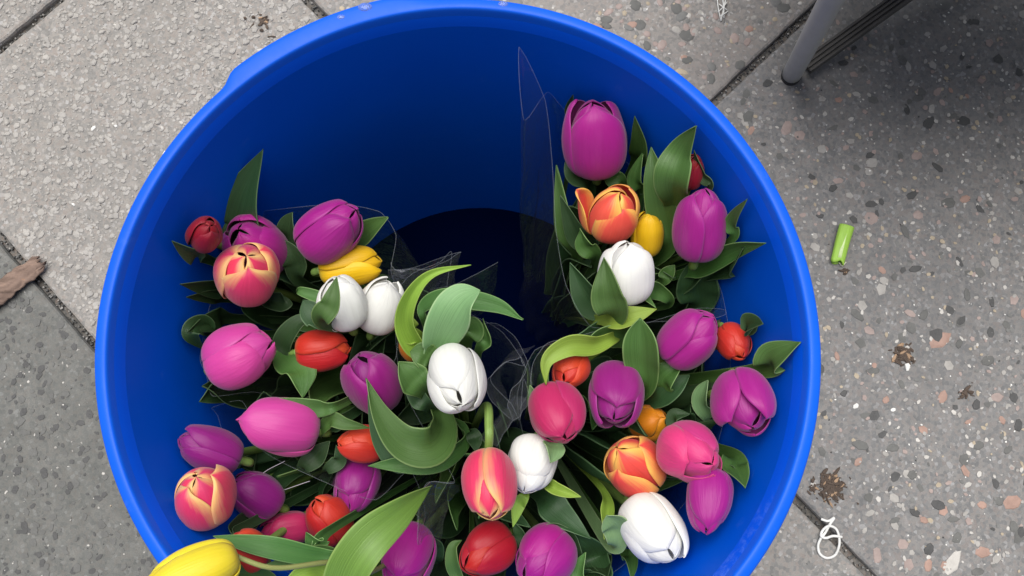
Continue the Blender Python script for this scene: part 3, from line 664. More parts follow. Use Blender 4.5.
Lf('b2', [(434, 400, .26), (443, 425, .285), (430, 446, .305), (402, 442, .312), (380, 415, .318), (366, 378, .322)], 40, (35, -25), .45, 'mid', wmax=.42, tip=.9, label='broad dark leaf curling up to a point beside the deep purple tulip')
Lf('b2', [(424, 430, .27), (408, 462, .285), (385, 440, .29), (368, 395, .295)], 30, (50, 20), .4, 'dark', wmax=.5)
Lf('b3', [(455, 420, .24), (464, 440, .265), (440, 458, .285), (405, 463, .292), (368, 466, .295)], 26, (60, 15), .5, 'mid', wmax=.5)
Lf('b3', [(470, 430, .25), (475, 440, .265), (476, 452, .27)], 16, (0, 0), .3, 'dark')
Lf('b4', [(545, 440, .28), (553, 448, .303), (550, 463, .31)], 24, (20, 40), .3, 'pale', wmax=.5)
Lf('b4', [(524, 490, .275), (518, 505, .282), (513, 527, .285)], 15, (0, 20), .4, 'lime')
Lf('b4', [(542, 482, .27), (558, 490, .29), (581, 497, .295)], 17, (10, 0), 1.0, 'lime', wmax=.3, tip=1.3)
Lf('b4', [(540, 495, .25), (560, 515, .268), (591, 539, .275)], 32, (0, 25), .4, 'dark', wmax=.3)
Lf('b7', [(575, 565, .25), (570, 540, .265), (550, 527, .272), (526, 540, .278)], 22, (20, 50), .5, 'dark')
Lf('b7', [(600, 585, .22), (592, 560, .25), (583, 545, .262), (560, 530, .268)], 46, (0, 30), .4, 'dark', wmax=.4)
Lf('b7', [(578, 600, .25), (578, 575, .272), (586, 552, .275)], 22, (20, 45), .4, 'mid')
Lf('b5', [(470, 585, .25), (455, 570, .268), (453, 548, .272), (462, 540, .27)], 16, (20, 40), .4, 'mid')
Lf('b5', [(515, 548, .25), (520, 535, .262), (512, 520, .265)], 14, (0, 40), .4, 'dark')
Lf('b6', [(440, 560, .23), (436, 545, .25), (422, 533, .262)], 16, (0, 40), .4, 'dark')
# front leaves
Lf('a20', [(345, 620, .31), (344, 580, .33), (366, 542, .335), (398, 514, .325), (432, 486, .30)], 44, (10, -25), .35, 'bright', wmax=.35, tip=1.6, wbase=.75, label='broad glossy green leaf across the front of the bucket')
Lf('a20', [(355, 548, .30), (320, 556, .32), (275, 548, .333), (240, 542, .336), (213, 536, .336)], 22, (15, -10), .4, 'mid', wmax=.45)
Lf('a20', [(330, 530, .30), (318, 545, .315), (306, 532, .32)], 22, (10, 50), .4, 'mid', tip=1.4)
Lf('a20', [(360, 550, .29), (320, 552, .315), (290, 561, .325), (262, 566, .33)], 16, (0, 0), .5, 'mid')
Lf('a20', [(350, 580, .29), (318, 572, .312), (300, 576, .32), (280, 590, .325)], 24, (0, 0), .4, 'lime')
Lf('a20', [(300, 585, .29), (265, 578, .31), (235, 572, .325), (205, 576, .33)], 18, (0, 0), .5, 'mid')
Lf('a19', [(238, 530, .22), (248, 522, .24), (262, 510, .25)], 24, (0, 30), .4, 'dark')
# upper right leaves
Lf('c1', [(575, 130, .24), (571, 112, .265), (573, 95, .275)], 14, (30, 50), .4, 'dark')
Lf('c1', [(630, 175, .24), (640, 150, .268), (635, 116, .28)], 22, (20, 40), .4, 'mid')
Lf('c1', [(592, 190, .25), (575, 175, .275), (566, 157, .28)], 20, (0, 20), .5, 'dark')
Lf('c1', [(620, 190, .25), (613, 178, .265), (606, 165, .27)], 20, (0, 0), .4, 'mid')
Lf('c2', [(640, 200, .25), (636, 180, .272), (643, 152, .28)], 20, (20, 50), .5, 'mid')
Lf('c3', [(664, 255, .26), (665, 220, .285), (656, 180, .30), (651, 147, .302)], 34, (15, 30), .45, 'mid', wmax=.4, label='tall pointed leaf beside the narrow yellow tulip')
Lf('c5', [(668, 215, .28), (672, 182, .325), (682, 152, .335), (697, 126, .335)], 38, (10, 35), .4, 'mid', wmax=.4)
Lf('c5', [(705, 195, .24), (702, 175, .262), (694, 150, .27)], 14, (30, 50), .5, 'dark')
Lf('c2', [(590, 250, .25), (578, 235, .27), (560, 195, .285)], 26, (20, 40), .4, 'dark', wmax=.4)
Lf('c2', [(578, 258, .24), (566, 225, .268), (556, 165, .28)], 26, (30, 50), .4, 'mid', wmax=.4)
Lf('c2', [(596, 262, .26), (585, 245, .28), (580, 228, .285)], 22, (10, 60), .4, 'mid')
Lf('c4', [(612, 318, .285), (608, 295, .31), (604, 257, .315)], 36, (10, 25), .4, 'mid', wmax=.4, wbase=.7, label='pointed green leaf in front of the white tulip of the upper right bunch')
Lf('c4', [(600, 320, .27), (625, 318, .295), (657, 309, .30)], 24, (10, 20), .5, 'lime')
Lf('c4', [(668, 305, .25), (655, 290, .27), (640, 292, .285), (656, 308, .295)], 20, (0, 50), .5, 'mid')
Lf('c4', [(610, 310, .24), (590, 300, .26), (570, 262, .268)], 34, (10, 30), .4, 'dark')
Lf('c6', [(680, 275, .25), (700, 268, .272), (735, 250, .285), (766, 243, .29)], 22, (20, -20), .5, 'mid')
Lf('c6', [(712, 275, .24), (728, 262, .262), (745, 247, .27)], 30, (30, 30), .3, 'dark')
Lf('c6', [(725, 245, .24), (732, 222, .262), (747, 199, .27)], 16, (20, 50), .4, 'mid')
Lf('c6', [(690, 310, .22), (698, 290, .25), (690, 262, .265)], 42, (0, 10), .3, 'dark', wmax=.5, tip=1.6)
Lf('c3', [(655, 285, .25), (667, 275, .265), (675, 265, .27)], 16, (0, 20), .5, 'mid', tip=1.4)
# right leaves
Lf('d1', [(640, 395, .26), (643, 360, .29), (640, 318, .305)], 40, (10, 15), .75, 'mid', wmax=.55, tip=2.0, label='upright rolled leaf left of the smooth purple tulip')
Lf('d1', [(652, 395, .26), (665, 378, .285), (684, 362, .292)], 30, (0, 40), .5, 'mid', wmax=.5)
Lf('d1', [(645, 405, .255), (668, 392, .28), (690, 375, .287)], 26, (20, 20), .5, 'dark', wmax=.5)
Lf('d2', [(735, 335, .23), (748, 325, .255), (763, 324, .262)], 26, (10, 35), .5, 'dark')
Lf('d6', [(752, 372, .25), (772, 358, .285), (801, 342, .298)], 34, (10, 40), .45, 'mid', wmax=.4)
Lf('d3', [(620, 335, .26), (596, 345, .29), (570, 345, .302), (547, 360, .305), (546, 385, .303)], 22, (10, 10), .5, 'lime')
Lf('d3', [(640, 350, .25), (625, 335, .275), (600, 335, .285), (580, 352, .29)], 30, (20, 50), .4, 'mid')
Lf('d3', [(630, 330, .24), (605, 330, .26), (580, 340, .268), (550, 345, .27)], 24, (0, 40), .4, 'dark')
Lf('d7', [(705, 425, .25), (702, 402, .275), (708, 380, .285)], 22, (10, 50), .7, 'pale', wmax=.5, tip=1.6)
Lf('d7', [(700, 420, .25), (712, 410, .27), (725, 412, .275)], 24, (0, 40), .5, 'dark', tip=1.6)
Lf('d9', [(680, 440, .26), (674, 418, .275), (690, 414, .28)], 20, (10, 50), .5, 'dark')
Lf('d9', [(720, 450, .24), (735, 468, .262), (745, 488, .268)], 28, (0, 30), .4, 'mid', wmax=.4)
Lf('d11', [(610, 545, .28), (617, 528, .303), (607, 515, .31)], 30, (0, 30), .5, 'pale', wmax=.6, tip=2.2, label='rounded curled leaf touching the large white tulip')
Lf('d11', [(603, 490, .25), (606, 515, .278), (604, 540, .285)], 16, (10, 40), .5, 'lime')
Lf('d11', [(618, 545, .25), (630, 558, .272), (632, 580, .28)], 16, (10, 30), .4, 'mid')
Lf('d10', [(735, 470, .22), (700, 460, .235), (690, 470, .24)], 18, (0, 40), .4, 'dark')
Lf('d5', [(545, 430, .25), (538, 405, .272), (530, 385, .278)], 22, (30, 50), .4, 'pale')

# leaves lower down that fill the bunches
centre = {}
for k, t in TULIPS.items(): centre.setdefault(tuple(round(c, 2) for c in BUND[{'a': 'UL', 'b': 'C', 'c': 'UR', 'd': 'R'}[k[0]]]), []).append(t['C'])
fr = random.Random(21)
for k, t in TULIPS.items():
    if k == 'a20': continue
    cs = centre[tuple(round(c, 2) for c in BUND[{'a': 'UL', 'b': 'C', 'c': 'UR', 'd': 'R'}[k[0]]])]
    mid = sum(cs, Vector())/len(cs); tow = (mid-t['C']); tow.z = 0
    for q in range(3):
        aim = (tow*fr.uniform(-.1, .9)+Vector((fr.uniform(-.03, .03), fr.uniform(-.03, .03), 0)))
        tipp = t['C']+aim; tipp.z = t['C'].z-fr.uniform(.025, .06)
        d = tipp-Vector((BC.x, BC.y, tipp.z)); lim = rin(tipp.z)-.012
        if d.length > lim: tipp = Vector((BC.x, BC.y, tipp.z))+d.normalized()*lim
        f = t['foot']; W = fr.uniform(.02, .034); sd = fr.uniform(0, 99)
        out_ = Vector((fr.uniform(-1, 1), fr.uniform(-1, 1), 0)).normalized()
        P = [f.lerp(tipp, .1), f.lerp(tipp, .45), f.lerp(tipp, .8)+Vector((0, 0, .012)), tipp+out_*.018+Vector((0, 0, -.004))]
        ra = fr.uniform(0, 6.28)
        def fn(u, v, P=P, W=W, sd=sd, ra=ra):
            U = 2*u-1; p = cr(P, v); T = (cr(P, min(1, v+.02))-cr(P, max(0, v-.02))).normalized()
            s = T.cross(Vector((math.cos(ra), math.sin(ra), .2))).normalized(); n = s.cross(T)
            hw = W/2*(.35+.65*smooth(v/.45))*(1-max(0, (v-.5)/.5)**1.9+.02)
            return p+s*U*hw*.9+n*abs(U)**1.4*hw*.5+n*noise.noise(Vector((U+sd, v*5, 0)))*.004*abs(U)
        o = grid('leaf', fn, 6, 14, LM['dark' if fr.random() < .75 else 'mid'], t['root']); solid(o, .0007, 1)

# added dark leaves, standing in for the deep shade between bunches and wall
wr_ = random.Random(44)
for k in range(30):
    a = R(158+k*(258/29)+wr_.uniform(-3, 3)); zt = wr_.uniform(.235, .285)
    dirv = Vector((math.cos(a), math.sin(a), 0)); base_ = Vector((BC.x, BC.y, 0))
    tip_ = base_+dirv*(rin(zt)-.010)+Vector((0, 0, zt)); near_t = min(TULIPS.values(), key=lambda t: (t['C']-tip_).length)
    f = near_t['foot']; W = wr_.uniform(.026, .040); sd = wr_.uniform(0, 99); lat = Vector((-dirv.y, dirv.x, 0))*wr_.uniform(-.02, .02)
    P = [f.lerp(tip_, .1), base_+dirv*(rin(.09)-.03)+Vector((0, 0, .09)), base_+dirv*(rin(zt-.07)-.020)+Vector((0, 0, zt-.07))+lat*.5, base_+dirv*(rin(zt-.02)-.013)+Vector((0, 0, zt-.02))+lat, tip_+lat*1.5-dirv*wr_.uniform(0, .012)]
    ra = a+wr_.uniform(-.5, .5)
    def fn(u, v, P=P, W=W, sd=sd, ra=ra):
        U = 2*u-1; p = cr(P, v); T = (cr(P, min(1, v+.02))-cr(P, max(0, v-.02))).normalized()
        s = T.cross(Vector((math.cos(ra), math.sin(ra), 0))).normalized(); n = s.cross(T)
        hw = W/2*(.35+.65*smooth(v/.5))*(1-max(0, (v-.55)/.45)**1.8+.02)
        q = p+s*U*hw*.92-n*abs(U)**1.5*hw*.35+n*noise.noise(Vector((U+sd, v*5, 0)))*.004*abs(U)
        d_ = q-Vector((BC.x, BC.y, q.z)); lim = rin(max(q.z, .02))-.003
        return q if d_.length < lim else Vector((BC.x, BC.y, q.z))+d_.normalized()*lim
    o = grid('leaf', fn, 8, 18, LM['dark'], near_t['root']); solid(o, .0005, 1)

# ---------------------------------------------------------------- clear sleeves
T = NT('cellophane')
tc = T.n('ShaderNodeTexCoord')
nz = T.n('ShaderNodeTexNoise', Scale=55., Detail=3., Roughness=.55); T.l(tc.outputs['Object'], nz.inputs['Vector'])
bp = T.n('ShaderNodeBump', Strength=.5, Distance=.006); T.l(nz.outputs[0], bp.inputs['Height'])
gl = T.n('ShaderNodeBsdfGlossy', Roughness=.09); T.l(bp.outputs[0], gl.inputs['Normal']); gl.inputs[0].default_value = (.9, .93, 1, 1)
tp = T.n('ShaderNodeBsdfTransparent'); tp.inputs[0].default_value = (.97, .975, .98, 1)
df = T.n('ShaderNodeBsdfDiffuse'); df.inputs[0].default_value = (.7, .72, .75, 1)
lw = T.n('ShaderNodeFresnel', IOR=1.45); T.l(bp.outputs[0], lw.inputs['Normal'])
m1 = T.n('ShaderNodeMixShader', Fac=.012); T.l(tp.outputs[0], m1.inputs[1]); T.l(df.outputs[0], m1.inputs[2])
m2 = T.n('ShaderNodeMixShader'); T.l(T.math('MINIMUM', T.math('MULTIPLY', lw.outputs[0], .55), .26), m2.inputs[0]); T.l(m1.outputs[0], m2.inputs[1]); T.l(gl.outputs[0], m2.inputs[2])
T.l(m2.outputs[0], T.out.inputs[0]); CELLO = T.m
T = NT('cellophane_edge_glint')
tp = T.n('ShaderNodeBsdfTransparent'); bs = T.n('ShaderNodeBsdfPrincipled', Roughness=.25); bs.inputs['Base Color'].default_value = (.55, .6, .66, 1)
m1 = T.n('ShaderNodeMixShader', Fac=.07); T.l(tp.outputs[0], m1.inputs[1]); T.l(bs.outputs[0], m1.inputs[2]); T.l(m1.outputs[0], T.out.inputs[0]); EDGE_GLINT = T.m  # pale tube colour stands in for the highlight along film edges
def sleeve(label, pts, foot, rip=.008, edge_glint=.00022, rfoot=.028):
    P = [at(*q) for q in pts]; n = len(P); f = Vector(foot)
    root = empty('cellophane_sleeve', f); tag(root, label, 'flower sleeve', 'clear sleeves round the bunches')
    def ringp(u):
        x = u*n; i = int(x) % n; fr_ = x-int(x)
        a, b, c_, d = P[(i-1) % n], P[i], P[(i+1) % n], P[(i+2) % n]
        # softened Catmull so that the corners stay crisp
        s = .5*((2*b)+(c_-a)*fr_+(2*a-5*b+4*c_-d)*fr_*fr_+(3*b-a-3*c_+d)*fr_**3)
        return s*.6+b.lerp(c_, fr_)*.4
    C = sum(P, Vector())/n; sd = len(label)*1.7
    def fn(u, v):
        top = ringp(u % 1.0); d0 = (P[0]-C); ang0 = math.atan2(top.y-C.y, top.x-C.x)
        bot = f+Vector((math.cos(ang0), math.sin(ang0), 0))*rfoot+Vector((0, 0, .05))
        p = bot.lerp(top, v**.9)
        amp = rip*(1-.5*v)
        o_ = (p-C); o_.z = 0; o_ = o_.normalized() if o_.length > 1e-5 else Vector((1, 0, 0))
        k = noise.noise(Vector((math.cos(u*6.2832)*3+sd, math.sin(u*6.2832)*3, v*2.5)))+.5*noise.noise(Vector((math.cos(u*6.2832)*9+sd, math.sin(u*6.2832)*9, v*5)))
        p = p+o_*k*amp*(1 if v < .98 else .0 if v > .999 else .5)
        q = p-Vector((BC.x, BC.y, p.z)); lim = rin(max(p.z, .02))-.003
        if q.length > lim and p.z < ZT: p = Vector((BC.x, BC.y, p.z))+q.normalized()*lim
        return p
    o = grid('film', fn, 96, 20, CELLO, root)
    bm = bmesh.new(); bm.from_mesh(o.data); bmesh.ops.remove_doubles(bm, verts=bm.verts, dist=1e-5); bm.to_mesh(o.data); bm.free()
    pp = [fn(k/96, 1.) for k in range(97)]
    tube('edge_glint', pp, edge_glint, EDGE_GLINT, root, 288, 5, False)  # thin tube added to draw the rim highlight of the film
    return root
sleeve('clear film sleeve round the upper left bunch of tulips', [(178, 285, .262), (188, 330, .265), (206, 375, .27), (213, 396, .275), (255, 392, .262), (305, 405, .25), (352, 400, .25), (395, 360, .255), (398, 300, .255), (391, 270, .27), (396, 235, .268), (380, 212, .262), (340, 204, .262), (290, 208, .262), (240, 215, .24), (195, 232, .25)], BUND['UL'])
sleeve('clear film sleeve of the upper right bunch, one tall corner against the wall', [(519, 47, .345), (545, 100, .315), (552, 160, .295), (556, 230, .285), (566, 285, .28), (592, 327, .28), (650, 322, .27), (715, 318, .262), (757, 300, .262), (745, 282, .262), (757, 220, .255), (720, 150, .25), (640, 100, .25), (590, 88, .262), (548, 92, .29), (524, 120, .325)], BUND['UR'])
sleeve('clear film sleeve round the right bunch with the large white tulip', [(535, 350, .285), (580, 338, .282), (640, 325, .27), (700, 308, .262), (752, 315, .262), (765, 340, .262), (775, 420, .262), (750, 490, .262), (690, 560, .25), (600, 590, .25), (560, 520, .25), (525, 440, .262), (517, 395, .275)], BUND['R'])
sleeve('crinkled clear film sleeve round the middle bunch with the brightest white tulip', [(440, 262, .285), (452, 252, .29), (448, 300, .27), (500, 330, .27), (525, 365, .282), (505, 362, .285), (490, 380, .285), (512, 405, .285), (520, 420, .28), (524, 378, .28), (540, 440, .27), (560, 520, .26), (520, 590, .26), (440, 590, .27), (418, 540, .28), (425, 484, .285), (455, 482, .285), (430, 440, .262), (400, 380, .25), (395, 300, .262), (410, 275, .275)], BUND['C'])
sleeve('clear film sleeve round the lower left bunch beside the left wall', [(165, 430, .25), (240, 400, .262), (262, 450, .27), (320, 480, .27), (375, 500, .262), (410, 470, .25), (425, 520, .25), (380, 590, .262), (260, 590, .28), (190, 540, .262), (165, 480, .25)], BUND['L'])
def ribbon(root, A, B):
    P = [at(*q) for q in A]; Q = [at(*q) for q in B]
    fn = lambda u, v: cr(P, u).lerp(cr(Q, u), v)+Vector((.002*noise.noise(Vector((u*5, v*3, 1))), .002*noise.noise(Vector((u*5, v*3, 7))), 0))
    grid('fold', fn, 30, 8, CELLO2, root); tube('edge_glint', [fn(k/30, 0) for k in range(31)], .00025, EDGE_GLINT, root, 90, 5, False)
CELLO2 = CELLO.copy(); CELLO2.name = 'cellophane_fold'
for nd in CELLO2.node_tree.nodes:
    if nd.type == 'MIX_SHADER' and not nd.inputs[0].is_linked: nd.inputs[0].default_value = .055
rC = [o_ for o_ in SC.objects if o_.name.startswith('cellophane_sleeve') and 'middle' in o_['label']][0]
rUL = [o_ for o_ in SC.objects if o_.name.startswith('cellophane_sleeve') and 'upper left' in o_['label']][0]
rR = [o_ for o_ in SC.objects if o_.name.startswith('cellophane_sleeve') and 'large white' in o_['label']][0]
ribbon(rC, [(521, 357, .285), (505, 363, .288), (487, 383, .288), (492, 401, .285), (512, 420, .282)], [(535, 345, .23), (515, 352, .23), (500, 372, .23), (505, 390, .23), (516, 412, .24)])
ribbon(rC, [(521, 357, .285), (526, 372, .287), (513, 390, .287), (508, 405, .287), (514, 421, .282)], [(530, 362, .24), (534, 380, .24), (526, 396, .24), (520, 408, .24), (520, 421, .25)])
ribbon(rC, [(470, 322, .285), (500, 325, .28), (520, 345, .275), (531, 380, .27), (520, 410, .275)], [(478, 335, .22), (500, 340, .2), (510, 352, .2), (515, 375, .21), (510, 400, .22)])
ribbon(rC, [(497, 447, .292), (505, 432, .295), (520, 415, .29), (530, 400, .28)], [(478, 440, .27), (490, 425, .265), (503, 410, .265), (515, 395, .26)])
ribbon(rC, [(418, 545, .285), (419, 510, .29), (427, 484, .29), (454, 482, .285)], [(440, 545, .25), (445, 520, .25), (450, 500, .25), (462, 490, .25)])
ribbon(rUL, [(391, 262, .275), (398, 270, .28), (430, 268, .28), (461, 252, .292)], [(396, 300, .24), (410, 300, .235), (432, 296, .235), (452, 284, .25)])
ribbon(rR, [(532, 385, .29), (533, 365, .29), (548, 345, .29), (590, 333, .285), (640, 322, .275)], [(540, 390, .25), (545, 372, .25), (560, 358, .25), (600, 345, .25), (645, 332, .25)])
# small upright film corners in the empty part of the bucket
def film_flap(label, pts, back):
    P = [at(*q) for q in pts]; Q = [at(*q) for q in back]
    def fn(u, v):
        a, b = cr(P, u), cr(Q, u); p = a.lerp(b, v)
        return p+Vector((0, 0, 1))*.003*noise.noise(Vector((u*4, v*4, len(label))))
    root = empty('cellophane_scrap', Q[0]); tag(root, label, 'plastic film', 'loose film corners')
    grid('film', fn, 24, 12, CELLO, root); tube('edge_glint', [fn(k/24, 0) for k in range(25)], .0002, EDGE_GLINT, root, 72, 5, False)
film_flap('thin blue-tinted film corner sticking up left of the arching lime leaf', [(388, 270, .268), (412, 268, .272), (440, 258, .285), (461, 252, .29)], [(392, 330, .22), (410, 320, .22), (430, 312, .22), (440, 300, .22)])
film_flap('dark film corner reaching into the empty part of the bucket right of the arching leaf', [(430, 290, .25), (455, 284, .25), (480, 272, .25), (498, 262, .25)], [(430, 320, .2), (455, 318, .2), (480, 315, .2), (495, 300, .2)])
# thread across the violet tulip
STR = plain('white_string', (.66, .66, .64, 1), .7, .2)
HEM2 = plain('pale_thread', (.45, .42, .47, 1), .5, 0)
th = tube('thread', [at(*q) for q in ((285, 461, .27), (262, 474, .272), (243, 496, .268), (270, 494, .27), (310, 481, .262))], .0002, HEM2, None, 60, 5)
tag(th, 'thin white thread lying over the shaded purple tulip', 'thread')

# ---------------------------------------------------------------- things on the pavement
# cut piece of stem
P = [at(847, 226, .006), at(843, 240, .0062), at(838, 260, .006)]
root = empty('stem_offcut', P[1]); root.location.z = 0; tag(root, 'short bright green cut piece of stem on the speckled slab', 'plant scrap')
def off(u, v):
    p = cr(P, v); a = u*2*math.pi; side = (P[2]-P[0]).normalized().cross(Vector((0, 0, 1)))
    r_ = .0062*(1+.12*(1-v)+.05*math.sin(3*a))
    if v > .95: p = p+(P[2]-P[0]).normalized()*(.004*abs(math.sin(a*1.5+.4)))
    return p+side*math.cos(a)*r_+Vector((0, 0, 1))*(math.sin(a)*r_*.72-.001)
OFFM = leaf_mat('offcut_green', (.36, .62, .08, 1), (.45, .68, .2, 1), .2)
o = grid('skin', off, 24, 14, OFFM, root); solid(o, .0011, 1)
t_ = tube('pith', [P[0].lerp(P[2], .04), P[1], P[0].lerp(P[2], .95)], .0042, plain('pith', (.55, .68, .33, 1), .6, .3), root, 10, 10)
tube('fibre', [at(839, 262, .003), at(842, 266, .002), at(846, 262, .002)], .0007, plain('pale_fibre', (.6, .6, .45, 1), .7), root, 8, 5)
# strip of bark
A0, A1 = at(-12, 302, .004), at(42, 262, .004)
def bark(u, v):
    U = 2*u-1; d = (A1-A0).normalized(); s = Vector((-d.y, d.x, 0)); p = A0.lerp(A1, v)
    w = .0115*(1-.25*v)*(1+.22*noise.noise(Vector((v*7, 2 if U > 0 else 9, 0)))+.16*noise.noise(Vector((v*31, 4 if U > 0 else 6, 0)))) * (1-.35*smooth((v-.93)/.07))
    p = p+d*.006*noise.noise(Vector((U*3, 5, 0)))*v
    p = p+d*(.006*noise.noise(Vector((U*6, 1, 3)))*smooth((v-.8)/.2))
    return p+s*U*w+Vector((0, 0, .001+.0035*(1-U*U)+.002*noise.noise(Vector((U*3, v*6, 1)))+.0012*noise.noise(Vector((U*9, v*22, 4)))))
T = NT('bark_brown'); tc = T.n('ShaderNodeTexCoord')
mp = T.n('ShaderNodeMapping'); mp.inputs['Rotation'].default_value = (0, 0, R(-37)); mp.inputs['Scale'].default_value = (28, 120, 28); T.l(tc.outputs['Object'], mp.inputs[0])
n1 = T.n('ShaderNodeTexNoise', Scale=1., Detail=7., Roughness=.7); T.l(mp.outputs[0], n1.inputs['Vector'])
bs = T.n('ShaderNodeBsdfPrincipled', Roughness=.85)
T.l(T.ramp(n1.outputs[0], [(.3, (.07, .045, .033, 1)), (.45, (.17, .115, .09, 1)), (.6, (.24, .165, .13, 1)), (.72, (.38, .19, .10, 1))]), bs.inputs['Base Color'])
bp = T.n('ShaderNodeBump', Strength=.5, Distance=.001); T.l(n1.outputs[0], bp.inputs['Height']); T.l(bp.outputs[0], bs.inputs['Normal']); T.l(bs.outputs[0], T.out.inputs[0])
o = grid('bark_strip', bark, 14, 30, T.m); solid(o, .0016, 0, -1); tag(o, 'brown strip of bark lying across the joint at the left edge', 'bark')
# white cord loop
def c_(x, y, z=.0022): return at(x, y, z)
pts = [c_(821, 519), c_(828, 521, .0025), c_(834, 518), c_(830, 524, .003), c_(825, 533, .0035), c_(821, 538, .003), c_(818, 546), c_(820, 554), c_(827, 558), c_(835, 555), c_(839, 546), c_(839, 537), c_(836, 529), c_(829, 526, .004), c_(823, 530, .0045), c_(821, 536, .004), c_(826, 538, .0045), c_(833, 536, .004), c_(842, 537)]
o = tube('cord_loop', pts, .00125, STR, None, 160, 8); tag(o, 'white knotted cord loop lying over the joint at lower right', 'string')
# white net scrap at the top
root = empty('net_scrap', at(722, 6, 0)); tag(root, 'white frayed scrap of netting at the upper edge', 'litter')
for a, b in (((717, -6), (721, 21)), ((727, -6), (721, 21)), ((719, 4), (727, 10)), ((718, 12), (727, 2)), ((722, -5), (724, 18)), ((720, 16), (728, 11))):
    tube('strand', [c_(*a, .002), c_((a[0]+b[0])/2+rnd.uniform(-1, 1), (a[1]+b[1])/2, .004), c_(*b, .002)], .0006, STR, root, 8, 6)
# dried dirt clumps
DIRT = plain('dirt_brown', (.085, .062, .048, 1), .9, .8); DIRT2 = plain('dirt_tan', (.33, .22, .14, 1), .9, .6)
def clump(name, x, y, rpx, n, label, seed, cat='dirt clump'):
    rr = random.Random(seed); c0 = at(x, y); bm = bmesh.new()
    for k in range(n):
        a = rr.uniform(0, 6.28); r_ = rpx*pxsize(c0)*abs(rr.gauss(0, .5)); p = c0+Vector((math.cos(a)*r_, math.sin(a)*r_*.85, 0))
        s = rr.uniform(.0006, .0022)
        mat = Matrix.Translation(p+Vector((0, 0, s*.5)))@Matrix.Rotation(rr.uniform(0, 6.28), 4, 'Z')@Matrix.Rotation(rr.uniform(-.6, .6), 4, 'X')@Matrix.Diagonal((s*rr.uniform(1, 3.2), s*rr.uniform(.6, 1.2), s*rr.uniform(.5, .9), 1))
        r = bmesh.ops.create_icosphere(bm, subdivisions=1, radius=1, matrix=mat)
        mi = 1 if rr.random() < .14 else 0
        for v in r['verts']:
            v.co += Vector((rr.uniform(-1, 1), rr.uniform(-1, 1), rr.uniform(-1, 1)))*s*.25
            for f in v.link_faces: f.material_index = mi
    me = bpy.data.meshes.new(name); bm.to_mesh(me); bm.free()
    o = link(name, me, [DIRT, DIRT2], None, False); tag(o, label, cat, 'dried dirt clumps on the pavement')
clump('dirt_clump', 903, 356, 15, 90, 'dark brown dirt clump next to a white chip and a large pink stone', 3)
clump('dirt_clump', 830, 488, 20, 240, 'larger clump of brown dirt beside the white cord loop', 4)
clump('dirt_clump', 965, 393, 9, 26, 'faint small dirt spot right of the reddish stone', 6)
clump('dirt_clump', 263, 22, 17, 22, 'scattered dirt on the rough slab above the rim, at upper left', 8)
clump('dirt_clump', 846, 262+9, 6, 16, 'crumbs of dirt under the green stem offcut', 9)
# white leftover sliver
bm = bmesh.new(); p = at(908, 367, .0022); rr = random.Random(2); chip(bm, (p.x, p.y, .001), .0052, 'white', rr, .0012, ang=1.5, asp=.6)
me = bpy.data.meshes.new('white_sliver'); bm.to_mesh(me); bm.free(); o = bpy.data.objects.new('white_sliver', me); COL.objects.link(o); me.materials.append(CH['white'])
for k in CHK: me.materials.append(CH[k])
tag(o, 'small flat white sliver against the dark dirt clump', 'litter')
# stray rubble grains over the slabs
bm = bmesh.new(); rr = random.Random(31)
for k in range(260):
    p = at(rr.uniform(-60, 1090), rr.uniform(-60, 640)); 
    if (p-BC).length < .16: continue
    chip(bm, (p.x, p.y, .0004), rr.uniform(.0004, .0012), rr.choice(('black', 'dgrey', 'light', 'ochre')), rr, rr.uniform(.0004, .001))
me = bpy.data.meshes.new('grit'); bm.to_mesh(me); bm.free(); o = bpy.data.objects.new('grit', me); COL.objects.link(o); me.materials.append(grit)
for k in CHK: me.materials.append(CH[k])
o['kind'] = 'stuff'

# ---------------------------------------------------------------- metal stool at the upper right
GREYM = plain('grey_painted_tube', (.36, .365, .37, 1), .45, .05, 300., .06, .1); RUB = plain('black_rubber', (.02, .02, .022, 1), .6, .2); RIB = plain('ribbed_bar_dark', (.07, .066, .062, 1), .6, .2)
f0 = at(791, 76, .002); t0 = at(833, -4, .21); dirn = (t0-f0); top0 = f0+dirn*(.325/dirn.z)
stool = empty('metal_stool', Vector((f0.x+.16, f0.y+.16, 0))); tag(stool, 'grey tubular metal stool leg with a ribbed dark foot rail at the upper right', 'stool')
SC_ = Vector((top0.x+.22, top0.y+.17, .335))
def sleg(foot, top, nm='leg'):
    o = tube(nm, [foot+(top-foot)*.012, foot.lerp(top, .5), top], .0098, GREYM, stool, 16, 20)
    c2 = tube('leg_cap', [foot, foot+(top-foot).normalized()*.008], .0101, RUB, o, 2, 20)
sleg(f0, top0)
mir = lambda p, sx, sy: Vector((SC_.x+(p.x-SC_.x)*sx, SC_.y+(p.y-SC_.y)*sy, p.z))
for sx, sy in ((-1, 1), (1, -1), (-1, -1)): sleg(mir(f0, sx, sy), mir(top0, sx, sy))
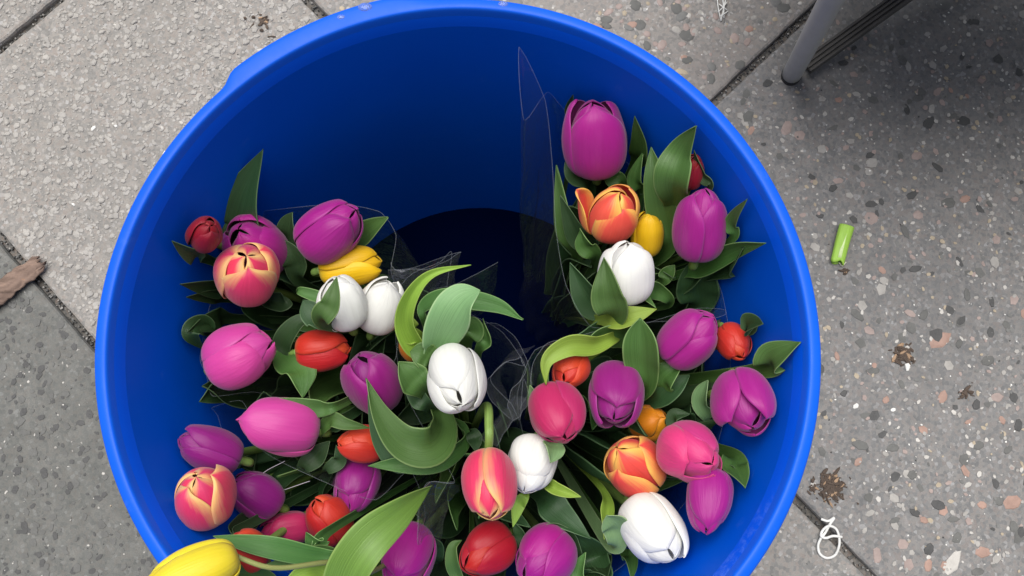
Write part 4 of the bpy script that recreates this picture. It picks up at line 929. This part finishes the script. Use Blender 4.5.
# ribbed rail running from the foot
r0, r1 = at(806, 66, .012), at(906, -6, .035); r1 = r0+(r1-r0)*2.1
d = (r1-r0).normalized(); s = d.cross(Vector((0, 0, 1))).normalized(); upv = s.cross(d)
vs, fs = [], []; prof_ = []
for k in range(4):
    x0 = -.0085+k*.00425
    prof_ += [(x0+.0003, .0), (x0+.0009, .0018), (x0+.0030, .0018), (x0+.0036, .0)]
prof_ += [(.0085, -.006), (-.0085, -.006)]
for p in (r0, r1):
    for x, z in prof_: vs.append(p+s*x+upv*z)
n = len(prof_)
for k in range(n): fs.append((k, (k+1) % n, n+(k+1) % n, n+k))
fs += [tuple(range(n-1, -1, -1)), tuple(range(n, 2*n))]
link('foot_rail', mesh('foot_rail', vs, fs), RIB, stool, False)
# seat
bm = bmesh.new(); bmesh.ops.create_cube(bm, size=1, matrix=Matrix.Translation(SC_)@Matrix.Diagonal((.50, .40, .03, 1)))
bmesh.ops.bevel(bm, geom=bm.edges[:], offset=.012, segments=3, affect='EDGES')
me = bpy.data.meshes.new('seat'); bm.to_mesh(me); bm.free(); link('seat', me, plain('seat_grey', (.12, .12, .125, 1), .6), stool)

# ---------------------------------------------------------------- light, camera
sun_dir = Vector((-.06, .27, .96)).normalized()      # towards the sun
elev = math.asin(sun_dir.z)
w = bpy.data.worlds.new('World'); SC.world = w; w.use_nodes = True
nt = w.node_tree; nt.nodes.clear()
sky = nt.nodes.new('ShaderNodeTexSky'); sky.sky_type = 'NISHITA'; sky.sun_disc = False; sky.sun_elevation = elev; sky.sun_rotation = R(-45); sky.dust_density = 3.; sky.air_density = 1.2; sky.ozone_density = .8
hs = nt.nodes.new('ShaderNodeHueSaturation'); hs.inputs['Saturation'].default_value = .35
bg = nt.nodes.new('ShaderNodeBackground'); bg.inputs['Strength'].default_value = .055
ou = nt.nodes.new('ShaderNodeOutputWorld')
nt.links.new(sky.outputs[0], hs.inputs['Color']); nt.links.new(hs.outputs[0], bg.inputs[0]); nt.links.new(bg.outputs[0], ou.inputs[0])
sl = bpy.data.lights.new('sun', 'SUN'); sl.energy = 3.0; sl.angle = R(54); sl.color = (1, .97, .93)
so = bpy.data.objects.new('sun', sl); COL.objects.link(so); so.rotation_euler = sun_dir.to_track_quat('Z', 'Y').to_euler(); so.location = (0, 0, 5)
cam = bpy.data.cameras.new('camera'); co = bpy.data.objects.new('camera', cam); COL.objects.link(co)
co.location = CAM; co.rotation_euler = (TILT, 0, 0); cam.sensor_width = 36; cam.lens = 36*F/1024; cam.clip_start = .01; cam.clip_end = 1000
SC.camera = co
SC.view_settings.view_transform = 'Standard'; SC.view_settings.look = 'None'; SC.view_settings.gamma = 1; SC.view_settings.exposure = .57
SC.cycles.max_bounces = 12; SC.cycles.transparent_max_bounces = 24; SC.cycles.diffuse_bounces = 6
SC.cycles.use_denoising = True
for o_ in SC.objects:
    if 'label' in o_ and len(o_['label'].split()) > 16: print('LONG', o_['label'])
for k, t in TULIPS.items():
    q = t['C']-Vector((BC.x, BC.y, t['C'].z)); e = q.length+t['W']/2-rin(min(t['C'].z, ZT))
    if e > 0: print('WALL', k, round(e*1000, 1))
